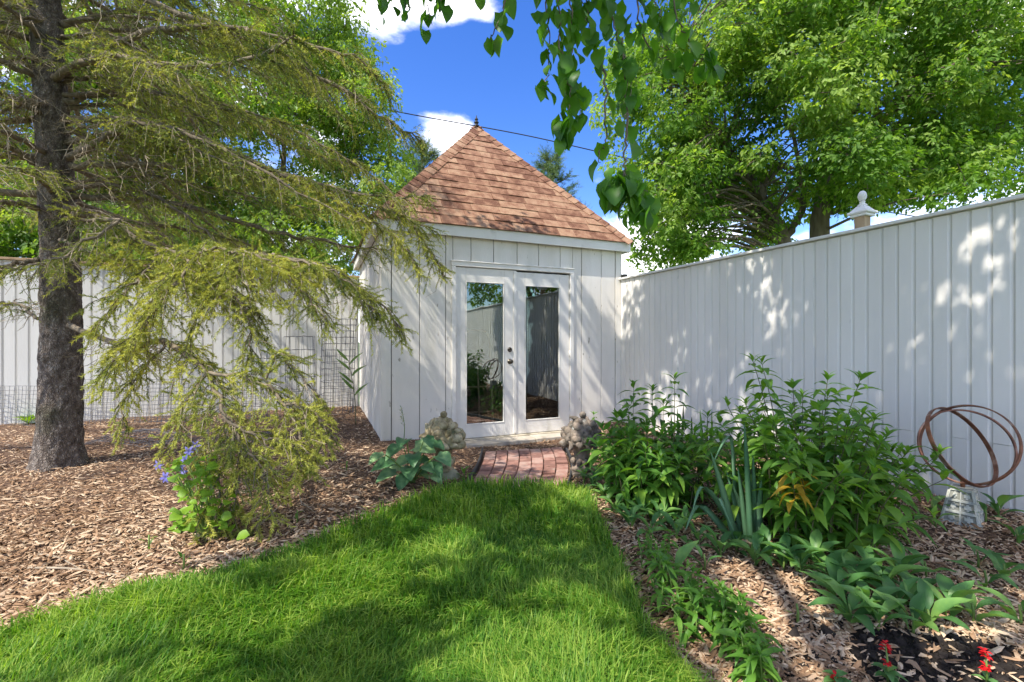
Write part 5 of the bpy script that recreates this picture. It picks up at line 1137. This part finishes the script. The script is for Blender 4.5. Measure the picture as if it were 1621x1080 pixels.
def build_sprouts():
    r = np.random.RandomState(17)
    foot = [(925, 758, 8, .12), (940, 772, 8, .13), (955, 790, 8, .13), (962, 765, 8, .14), (975, 815, 8, .13), (985, 795, 8, .14), (1000, 838, 8, .13), (1015, 825, 8, .14), (1030, 850, 7, .13), (1045, 835, 7, .13), (945, 750, 7, .12), (970, 745, 7, .12), (1070, 858, 6, .13), (1085, 842, 6, .13), (1105, 868, 6, .12),
            (1140, 885, 7, .13), (1165, 878, 6, .12), (1195, 900, 7, .14), (1215, 890, 7, .13), (1240, 905, 8, .14), (1265, 915, 8, .15), (1290, 905, 8, .14), (1310, 925, 8, .15), (1350, 940, 9, .16), (1375, 920, 8, .16), (1400, 945, 8, .16), (1425, 925, 8, .15), (1330, 960, 9, .16), (1345, 990, 9, .15), (1375, 975, 8, .15), (1390, 1000, 6, .15), (1445, 955, 7, .15), (1420, 975, 6, .15)]
    for i, (x, y, n, L) in enumerate(foot):
        q = 0 if x < 1050 else 1 if x < 1230 else 2
        lily_plant(x, y, n, L*1.05, ('broad-leaved sprout massed between lawn edge and the shorter perennial clump', 'broad-leaved sprout around the foot of the blue-grey iris', 'broad-leaved sprout in the drift below the tallest perennial clump')[q],
                   ('sprouts below the shorter perennial clump', 'sprouts around the iris', 'sprouts below the tallest perennial clump')[q], 100 + i)
    alone = [(1068, 925, 4, .17), (1115, 908, 3, .13), (1158, 958, 1, .11), (1470, 1000, 6, .17), (1505, 985, 6, .18), (1445, 1005, 4, .16), (1540, 990, 4, .16), (1580, 845, 6, .14), (1560, 850, 4, .11), (1500, 842, 2, .12), (1480, 850, 2, .10), (1590, 925, 5, .16), (1560, 935, 4, .13), (1475, 835, 2, .12), (1525, 850, 2, .09), (1548, 905, 3, .11), (1465, 920, 3, .13), (1615, 990, 4, .17), (1610, 880, 4, .13)]
    for i, (x, y, n, L) in enumerate(alone):
        if x < 1080: lab, grp = 'upright broad-leaved sprout next to the small light-green seedling tuft', None
        elif x < 1130: lab, grp = 'three-leaved sprout on mulch below the iris', None
        elif x < 1200: lab, grp = 'single upright leaf standing alone on the open mulch', None
        elif y < 870: lab, grp = 'broad-leaved sprout on the mulch around the carved sculpture pedestal', 'sprouts around the sculpture pedestal'
        else: lab, grp = 'broad-leaved sprout on open mulch between dark soil and sculpture', 'sprouts between dark soil and sculpture'
        lily_plant(x, y, n, L, lab, grp, 200 + i, 0.35)
    lily_plant(45, 672, 5, .16, 'small light-green plant behind the spruce trunk by the weathered fence', None, 301, key='lime')
    lily_plant(28, 667, 4, .14, 'pale green seedling at the weathered fence left of the spruce trunk', None, 302, key='lime')
    lily_plant(1262, 990, 3, .05, 'tiny bright green seedling alone on the mulch before the dark soil', None, 303, key='light')
    for i, (x, y) in enumerate(((495, 752), (235, 872), (548, 745), (618, 735), (760, 770), (470, 830), (290, 905))): lily_plant(x, y, 4, .05, 'tiny green weed seedling in the sunny mulch before the shed', 'tiny weed seedlings in the left mulch bed', 310 + i, key='light')
    lily_plant(735, 752, 5, .10, 'small grassy weed beside the black edging of the brick path', None, 305, key='light')
build_sprouts()

def build_hosta():
    r = np.random.RandomState(3); g = gp(652, 764); root = thing('hosta', 'blue-green hosta with broad leaves before the mossy stone urn', 'plant', tuple(g))
    spec = [(612, 742, 0.20), (600, 728, 0.16), (628, 715, 0.19), (668, 716, 0.22), (652, 748, 0.22), (690, 742, 0.17), (700, 730, 0.18), (690, 708, 0.15), (640, 764, 0.17), (665, 762, 0.16), (615, 757, 0.18), (690, 760, 0.13), (678, 700, 0.15), (640, 705, 0.16), (625, 750, 0.17), (675, 745, 0.16), (655, 728, 0.17), (640, 735, 0.15), (668, 738, 0.15)]
    for k, (x, y, L) in enumerate(spec):
        D = 3.79 + r.uniform(-0.22, 0.16)*(1 if y < 735 else -0.6); p = pp(x, y, D); p[2] = max(p[2], 0.05) + 0.03; d = p - (g + [0, 0, 0.02]); h = np.array([d[0], d[1] - 0.06, 0]); h = unit(h) if np.linalg.norm(h) > 0.01 else np.array([0, -1, 0])
        q = p - h*L*0.35
        st = part('stalk', Acc().add(*tube(spline([g + r.normal(0, 0.012, 3)*[1, 1, 0], g*0.45 + q*0.55 + [0, 0, 0.03], q], 8), np.linspace(0.006, 0.004, 8), 6)).mesh('stalk', True), M['greenstem'], root)
        put_leaf(st, 'hosta', r, q, unit(h + [0, 0, r.uniform(-0.35, 0.2)]), unit(np.array([0, -0.35, 1]) + r.normal(0, 0.12, 3)), L*0.92)
    # flowering shoot by the wall, behind it
    b = np.array(shed_pt(0.22, -0.16, 0.0)); root = thing('young_shoot', 'thin pale shoot with whitish buds against the shed corner wall', 'plant', tuple(b)); t = b + [-0.03, 0, 0.42]
    st = part('stem', Acc().add(*tube(spline([b - [0, 0, 0.02], b + [0.01, 0, 0.2], t], 10), np.linspace(0.006, 0.003, 10), 6)).mesh('stem', True), M['greenstem'], root)
    for k in range(16):
        f = 0.45 + 0.55*k/15; p = b*(1 - f) + t*f; a = k*2.4; put_leaf(st, 'sprout', r, p, unit([math.cos(a), math.sin(a), 0.6]), (0, 0, 1), 0.05)
    for k in range(7): p = b*(0.4 - 0.06*k) + t*(0.6 + 0.06*k); a = k*1.9; V, Fs = lathe([(0.001, -0.012), (0.008, -0.004), (0.008, 0.006), (0.001, 0.012)], 8, p + [0.012*math.cos(a), 0.012*math.sin(a), 0]); obj('bud', Acc().add(V, Fs).mesh('bud', True), M['bud'], st)
    # tall weed with bare curved stems at the shed's back corner
    b = np.array(shed_pt(-0.22, 1.2, 0.0)); root = thing('tall_weed', 'thin dark weed with curved narrow leaves beside the shed side wall', 'plant', tuple(b))
    t = pp(552, 572, b[1] + 0.2); S_ = spline([b, b*0.5 + t*0.5 + [0.03, 0, 0], t], 12); st = part('stem', Acc().add(*tube(S_, np.linspace(0.008, 0.003, 12), 6)).mesh('stem', True), M['stem'], root)
    for i, sgn in ((5, 1), (7, -1), (8, 1), (9, -1), (10, 1), (11, -1), (6, -1)): put_leaf(st, 'sprout', r, S_[i], unit([sgn*0.7, -0.2, 0.7]), (0, -1, 0.5), 0.28)
build_hosta()

def build_columbine():
    r = np.random.RandomState(23); g = gp(340, 850); root = thing('columbine', 'lime-green leafy plant with violet flowers under the drooping spruce bough', 'plant', tuple(g))
    for k in range(150):
        f = r.rand(); x = 330 + 55*(r.rand() - 0.5)*2*(1.1 - 0.5*f) - 25*f; y = 846 - 118*f + r.uniform(-8, 8); p = pp(x, y, 2.75 + r.uniform(-0.14, 0.22)); p[2] = max(p[2], 0.03)
        a = r.uniform(0, 6.28); q = g + [r.normal(0, 0.03), r.normal(0, 0.03), 0]
        if k < 26: stl = part('stem', Acc().add(*tube(spline([q, q*0.4 + p*0.6 + [0, 0, 0.02], p], 7), np.linspace(0.004, 0.002, 7), 5)).mesh('stem', True), M['greenstem'], root)
        put_leaf(stl, 'lime', r, p, unit([math.cos(a), math.sin(a) - 0.3, r.uniform(-0.25, 0.4)]), unit(np.array([0, -0.4, 1]) + r.normal(0, 0.3, 3)), r.uniform(0.04, 0.075))
    for (x, y, D) in ((294, 728, 2.85), (284, 738, 2.8), (290, 746, 2.85), (263, 756, 2.75), (252, 736, 2.9), (300, 715, 2.9), (310, 706, 3.0)):
        p = pp(x, y, D); q = np.array([g[0] + r.normal(0, 0.05), g[1] + r.normal(0, 0.05), 0.0]); st = part('flower_stem', Acc().add(*tube(spline([q, q*0.35 + p*0.65 + [0, 0, 0.05], p], 9), np.linspace(0.004, 0.002, 9), 5)).mesh('flower_stem', True), M['greenstem'], root)
        for k in range(6): a = k*1.047 + r.normal(0, 0.15); put_leaf(st, 'petal_v', r, p, unit([math.cos(a), -0.35, math.sin(a)]), (0, -1, 0.2), r.uniform(0.030, 0.042), 'petal')
build_columbine()

def build_salvia():
    r = np.random.RandomState(29)
    for (x, y, fy, h, lab) in ((1405, 1082, 1038, 0.135, 'scarlet salvia with two flower tiers and grey-green leaves on dark soil'), (1562, 1085, 1048, 0.12, 'scarlet salvia with almost no leaves beside the stray blade leaf'), (1325, 1092, 1075, 0.05, 'low crimson bloom barely open on the dark soil')):
        g = gp(x, y); zz = float(wood(g[0], g[1])); g[2] = zz; root = thing('salvia', lab, 'flower', tuple(g)); t = g + [-0.006, 0, h]
        st = part('stem', Acc().add(*tube([g - [0, 0, 0.01], (g + t)/2 + [0.004, 0, 0], t], [0.004, 0.0035, 0.002], 6)).mesh('stem', True), M['greenstem'], root)
        for k in range(40 if h > 0.1 else 14):
            f = r.choice([r.uniform(0.45, 0.58), r.uniform(0.78, 1.05)]) if h > 0.1 else r.uniform(0.6, 1.1); a = r.uniform(0, 6.28); p = g*(1 - f) + t*f; put_leaf(st, 'petal_r', r, p, unit([math.cos(a), math.sin(a), r.uniform(-0.2, 0.5)]), (0, 0, 1), r.uniform(0.012, 0.022), 'petal')
        for k in range(10 if x < 1450 else 4): a = k*2.4; put_leaf(st, 'salvia', r, g + [0, 0, 0.012 + 0.004*k], unit([math.cos(a), math.sin(a), 0.35]), (0, 0, 1), r.uniform(0.035, 0.055))
build_salvia()

# ------------------------------------------------------------------ stone fruit urns
def build_urn(c, label, m, seed, rocky):
    r = np.random.RandomState(seed); z0 = float(gz(c[0], c[1])); root = thing('stone_urn', label, 'urn', (c[0], c[1], z0))
    prof = [(0.001, 0.06), (0.085, 0.06), (0.098, 0.075), (0.09, 0.095), (0.07, 0.11), (0.062, 0.13), (0.066, 0.17), (0.072, 0.22), (0.085, 0.27), (0.12, 0.295), (0.125, 0.31), (0.001, 0.315)]
    V, Fs = lathe(prof, 32); an = np.arctan2(V[:, 1], V[:, 0]); fl = 1 + 0.06*np.cos(an*10)*(V[:, 2] > 0.10)*(V[:, 2] < 0.28); V[:, :2] *= fl[:, None]; obj('pedestal', Acc().add(V, Fs).mesh('pedestal', True), M[m], root)
    if rocky:
        rr = np.random.RandomState(5); V, Fs = lathe([(0.001, -0.02)] + [(0.135*math.cos(t)**0.6 + 0.01, -0.02 + 0.11*math.sin(t)) for t in np.linspace(0, 1.5, 8)] + [(0.001, 0.092)], 18); V[:, :2] *= (1 + 0.10*np.sin(np.arctan2(V[:, 1], V[:, 0])*3 + 1))[:, None]; V += rr.normal(0, 0.004, V.shape); V[:, 2] += 0.12*V[:, 0]*0.3
        obj('foot', Acc().add(V, Fs).mesh('foot', True), M['rock'], root)
    else: obj('foot', box_mesh('foot', -0.10, 0.10, -0.10, 0.10, -0.06, 0.0595, c=0.008), M[m], root)
    for k in range(8):      # swags of small fruit round the neck
        a = k*0.785 + 0.3; V, Fs = ellips(0.026, 0.026, 0.034); obj('swag_fruit', Acc().add(V + [0.088*math.cos(a), 0.088*math.sin(a), 0.155], Fs).mesh('swag_fruit', True), M[m], root)
    V, Fs = lathe([(0.10, 0.300), (0.165, 0.318), (0.175, 0.335), (0.15, 0.40), (0.11, 0.47), (0.06, 0.53), (0.001, 0.55)], 22); obj('core', Acc().add(V, Fs).mesh('core', True), M[m], root)
    # layered ring of leaves, bananas, apples and pears
    rings = [(0.168, 0.325, 13, 0.040), (0.158, 0.375, 11, 0.044), (0.130, 0.425, 9, 0.046), (0.098, 0.475, 7, 0.042), (0.055, 0.520, 4, 0.040)]
    shapes = []
    for q in range(7):
        kind = q % 7
        s = ((1, 1, 1), (0.55, 0.6, 1.35), (1, 1, 0.9), (1.35, 0.5, 0.65), (0.9, 0.9, 1.15), (1.15, 0.65, 0.9), (0.5, 0.55, 1.3))[kind]
        V, Fs = ellips(*s); V = V*(1 + 0.05*np.sin(V[:, :1]*5 + q) + 0.04*np.sin(V[:, 2:3]*7)); 
        if kind in (1, 6): V[:, 0] += 0.35*V[:, 2]**2
        if kind in (3, 5): V = V*(1 + 0.16*np.sin(np.arctan2(V[:, 1:2], V[:, 0:1])*5))
        if kind == 0: V[:, 2] -= 0.22*np.exp(-(V[:, 0]**2 + V[:, 1]**2)/0.05)*(V[:, 2] > 0)
        me = Acc().add(V, Fs).mesh('fruit', True); me.materials.append(M[m]); shapes.append(me)
    for (rad, z, n, s) in rings:
        a0 = r.uniform(0, 6.28)
        for k in range(n):
            a = a0 + k*2*math.pi/n + r.normal(0, 0.06); o = obj('fruit', shapes[r.choice([0, 1, 1, 2, 3, 3, 4, 5, 5, 6])], None, root, (rad*math.cos(a), rad*math.sin(a), z + r.normal(0, 0.008))); o.scale = (s*r.uniform(0.9, 1.35), s*r.uniform(0.9, 1.2), s*r.uniform(0.8, 1.15))
            o.rotation_euler = (r.normal(0, 0.5), r.normal(0.3, 0.4), a + r.normal(0, 0.5))
    o = obj('fruit', shapes[0], None, root, (0.01, 0, 0.575)); o.scale = (0.032,)*3
def ellips(a, b, c, u=14, v=9):
    V, Fs = lathe([(max(math.sin(t), 0.001), -math.cos(t)) for t in np.linspace(0, math.pi, v)], u); return V*np.array([a, b, c]), Fs
g = gp(701, 751); build_urn((g[0] + 0.0, g[1]), 'olive mossy stone fruit urn standing behind the hosta', 'stone', 3, True)
g = gp(921, 744); build_urn((g[0], g[1]), 'grey lichened stone fruit urn between brick path and leafy bed', 'stone2', 9, False)

# ------------------------------------------------------------------ ring sculpture on carved pedestal
def build_sculpture():
    p = pp(1524, 818, 2.83); x, y = p[0], p[1]; z0 = float(wood(x, y)); root = thing('ring_sculpture', 'rusted sculpture of three interlocked hoops on a pale carved pedestal', 'sculpture', (x, y, z0 - 0.01), ROT + math.pi/2 + 0.25)
    b, t, h = 0.086, 0.048, 0.215
    V = np.array([(sx*b, sy*b, 0) for sx, sy in ((-1, -1), (1, -1), (1, 1), (-1, 1))] + [(sx*t, sy*t, h) for sx, sy in ((-1, -1), (1, -1), (1, 1), (-1, 1))])
    ped = obj('pedestal', make_mesh('pedestal', V, split_faces(orient(V, [(0, 1, 2, 3), (4, 5, 6, 7), (0, 1, 5, 4), (1, 2, 6, 5), (2, 3, 7, 6), (3, 0, 4, 7)]))), M['palebase'], root)
    r = random.Random(4)
    for q in range(4):
        a = Acc(); A_ = q*math.pi/2; ca, sa = math.cos(A_), math.sin(A_)
        def P(u, v, o):
            w = b + (t - b)*v; pt_ = np.array([u*w, -w - o, v*h]); return np.array([pt_[0]*ca - pt_[1]*sa, pt_[0]*sa + pt_[1]*ca, pt_[2]])
        def strip(u0, v0, u1, v1, o=0.009):
            VV = np.array([P(u0, v0, -0.002), P(u1, v0, -0.002), P(u1, v1, -0.002), P(u0, v1, -0.002), P(u0, v0, o), P(u1, v0, o), P(u1, v1, o), P(u0, v1, o)]); a.add(VV, split_faces(orient(VV, [(4, 5, 6, 7), (0, 1, 5, 4), (1, 2, 6, 5), (2, 3, 7, 6), (3, 0, 4, 7)])))
        for v in (0.0, 0.31, 0.62, 0.93): strip(-1.0, v, 1.0, v + 0.06)
        for u in (-1.0, -0.06, 0.90):
            for v0, v1 in ((0.062, 0.308), (0.372, 0.618), (0.682, 0.928)): strip(u, v0, u + 0.10, v1)
        for u in (-0.48, 0.47):
            for v in (0.185, 0.495, 0.805): 
                s = r.uniform(0.16, 0.24); strip(u - s, v - 0.045, u + s, v + 0.045, 0.007); strip(u - 0.08, v - 0.085, u + 0.08, v - 0.05, 0.007); strip(u - 0.08, v + 0.05, u + 0.08, v + 0.085, 0.007)
        obj('carved_panel', a.mesh('carved_panel'), M['pale'], ped)
    def ring(name, cpx, n, R, wid):
        c = pp(*cpx); c = np.array(c); n = unit(n); u = unit(np.cross(n, [0, 0, 1.0])); v = np.cross(n, u); th = np.linspace(0, 2*math.pi, 73)[:-1]; V = []
        for t_ in th:
            e = u*math.cos(t_) + v*math.sin(t_)
            for (dr, dn) in ((-0.004, -wid), (0.004, -wid), (0.004, wid), (-0.004, wid)): V.append(c + e*(R + dr) + n*dn)
        m = len(th); Q = []
        for i in range(m):
            for k in range(4): Q.append((i*4 + k, i*4 + (k+1) % 4, ((i+1) % m)*4 + (k+1) % 4, ((i+1) % m)*4 + k))
        me = make_mesh(name, np.array(V), [np.array(Q)], False); o = obj(name, me, M['copper'], root); o.matrix_parent_inverse = MI; return o
    bpy.context.view_layer.update(); MI = root.matrix_world.inverted()
    ring('hoop', (1530, 703, 2.80), (-0.90, -0.30, 0.30), 0.242, 0.011)
    ring('hoop', (1528, 707, 2.82), (-0.30, -0.60, 0.20), 0.226, 0.010)
    ring('hoop', (1522, 706, 2.81), (0.30, -0.90, 0.50), 0.245, 0.011)
    # short spike joining pedestal and hoops
    sp = obj('spike', Acc().add(*tube([(0, 0, h - 0.01), (0, 0, h + 0.05)], 0.012, 10)).mesh('spike', True), M['copper'], root)
build_sculpture()

# ------------------------------------------------------------------ wire cages and mesh rolls by the left fence
def wire_grid(fn, nu, nv, ru=0.0022, fu=1, jitter=0.0, seed=0, skip=0.0):
    r = np.random.RandomState(seed); a = Acc()
    for i in range(nu + 1):
        a.add(*tube([fn(i/nu, t) + r.normal(0, jitter, 3) for t in np.linspace(0, 1, 5)], ru, 3, False))
    for j in range(nv + 1):
        a.add(*tube([fn(t, j/nv) + r.normal(0, jitter, 3) for t in np.linspace(0, 1, 22)], ru, 3, False))
    return a
def build_wire():
    def cyl(c, R, h, squash=1.0, lean=(0, 0)):
        return lambda u, v: np.array([c[0] + R*math.cos(u*6.283) + lean[0]*v, c[1] + R*squash*math.sin(u*6.283) + lean[1]*v, 0.02 + v*h])
    for (px_, py_, R, h, nu, nv, lean, lab) in ((532, 655, 0.27, 1.55, 22, 15, (0.06, 0), 'tall bent cylinder of wire mesh against fence by the shed'), (478, 662, 0.22, 1.25, 14, 6, (-0.05, 0.02), 'open tomato cage of thin dark wire beside the dark stake'), (400, 668, 0.20, 1.15, 10, 5, (0.02, 0), 'narrow plant cage half hidden behind the hanging spruce bough')):
        g = gp(px_, py_); root = tag(obj('wire_cage', wire_grid(cyl(g, R, h, 0.9, lean), nu, nv, 0.0036, jitter=0.006, seed=nu).mesh('wire_cage'), M['wire']), lab, 'wire cage')
    for k, (a, b, h, lab) in enumerate((((60, 672), (420, 664), 0.62, 'low run of wire mesh fencing in front of the weathered fence'), ((-60, 678), (300, 668), 0.55, 'second wire mesh run crossing behind the spruce trunk'), ((240, 676), (440, 668), 0.48, 'short crumpled wire mesh piece behind the hanging bough'))):
        A_, B_ = gp(*a), gp(*b); L = np.linalg.norm(B_ - A_)
        fn = lambda u, v: A_*(1 - u) + B_*u + np.array([0.02*math.sin(u*9), 0.10*math.sin(u*7 + k) + 0.05*v, 0.01 + v*h])
        tag(obj('wire_fencing', wire_grid(fn, int(L/0.06), int(h/0.06), 0.0028, jitter=0.004, seed=60 + k).mesh('wire_fencing'), M['wire']), lab, 'wire fencing')
    # a flattened roll lying on the mulch
    g = gp(300, 700); fn = lambda u, v: g + np.array([(u - 0.5)*1.9, (v - 0.5)*0.7 + 0.1*u, 0.05 + 0.03*math.sin(u*13) + 0.04*math.sin(v*3.1)])
    tag(obj('wire_fencing', wire_grid(fn, 30, 12, 0.003, jitter=0.006, seed=70).mesh('wire_fencing'), M['wire']), 'flat sheet of dark wire mesh lying on the mulch', 'wire fencing')
    g = gp(463, 648); o = thing('garden_stake', 'dark steel stake standing before the weathered fence', 'stake', tuple(g))
    obj('shaft', box_mesh('shaft', -0.022, 0.022, -0.006, 0.006, -0.08, 1.45), M['dark'], o); obj('web', box_mesh('web', -0.005, 0.005, 0.0065, 0.035, -0.08, 1.44, c=0.001), M['dark'], o)
    # fallen sticks
    for i, (x0, y0, x1, y1, rr) in enumerate(((45, 1012, 210, 1028, 0.007), (60, 880, 130, 905, 0.005), (520, 842, 575, 848, 0.006), (155, 995, 290, 985, 0.007), (330, 905, 420, 880, 0.006))):
        A_, B_ = gp(x0, y0 - 110 if y0 > 1000 else y0), gp(x1, y1 - 110 if y1 > 1000 else y1)
        for q in (A_, B_): q[2] = float(wood(q[0], q[1])) + 0.012
        S_ = spline([A_, A_*0.6 + B_*0.4 + [0, 0.02, 0.006], B_], 12); tag(obj('fallen_stick', Acc().add(*tube(S_, np.linspace(rr, rr*0.5, 12), 6)).mesh('fallen_stick', True), M['deadtwig']), 'thin dry stick lying on the sunny mulch bed', 'stick', 'fallen sticks on the left mulch bed')
build_wire()
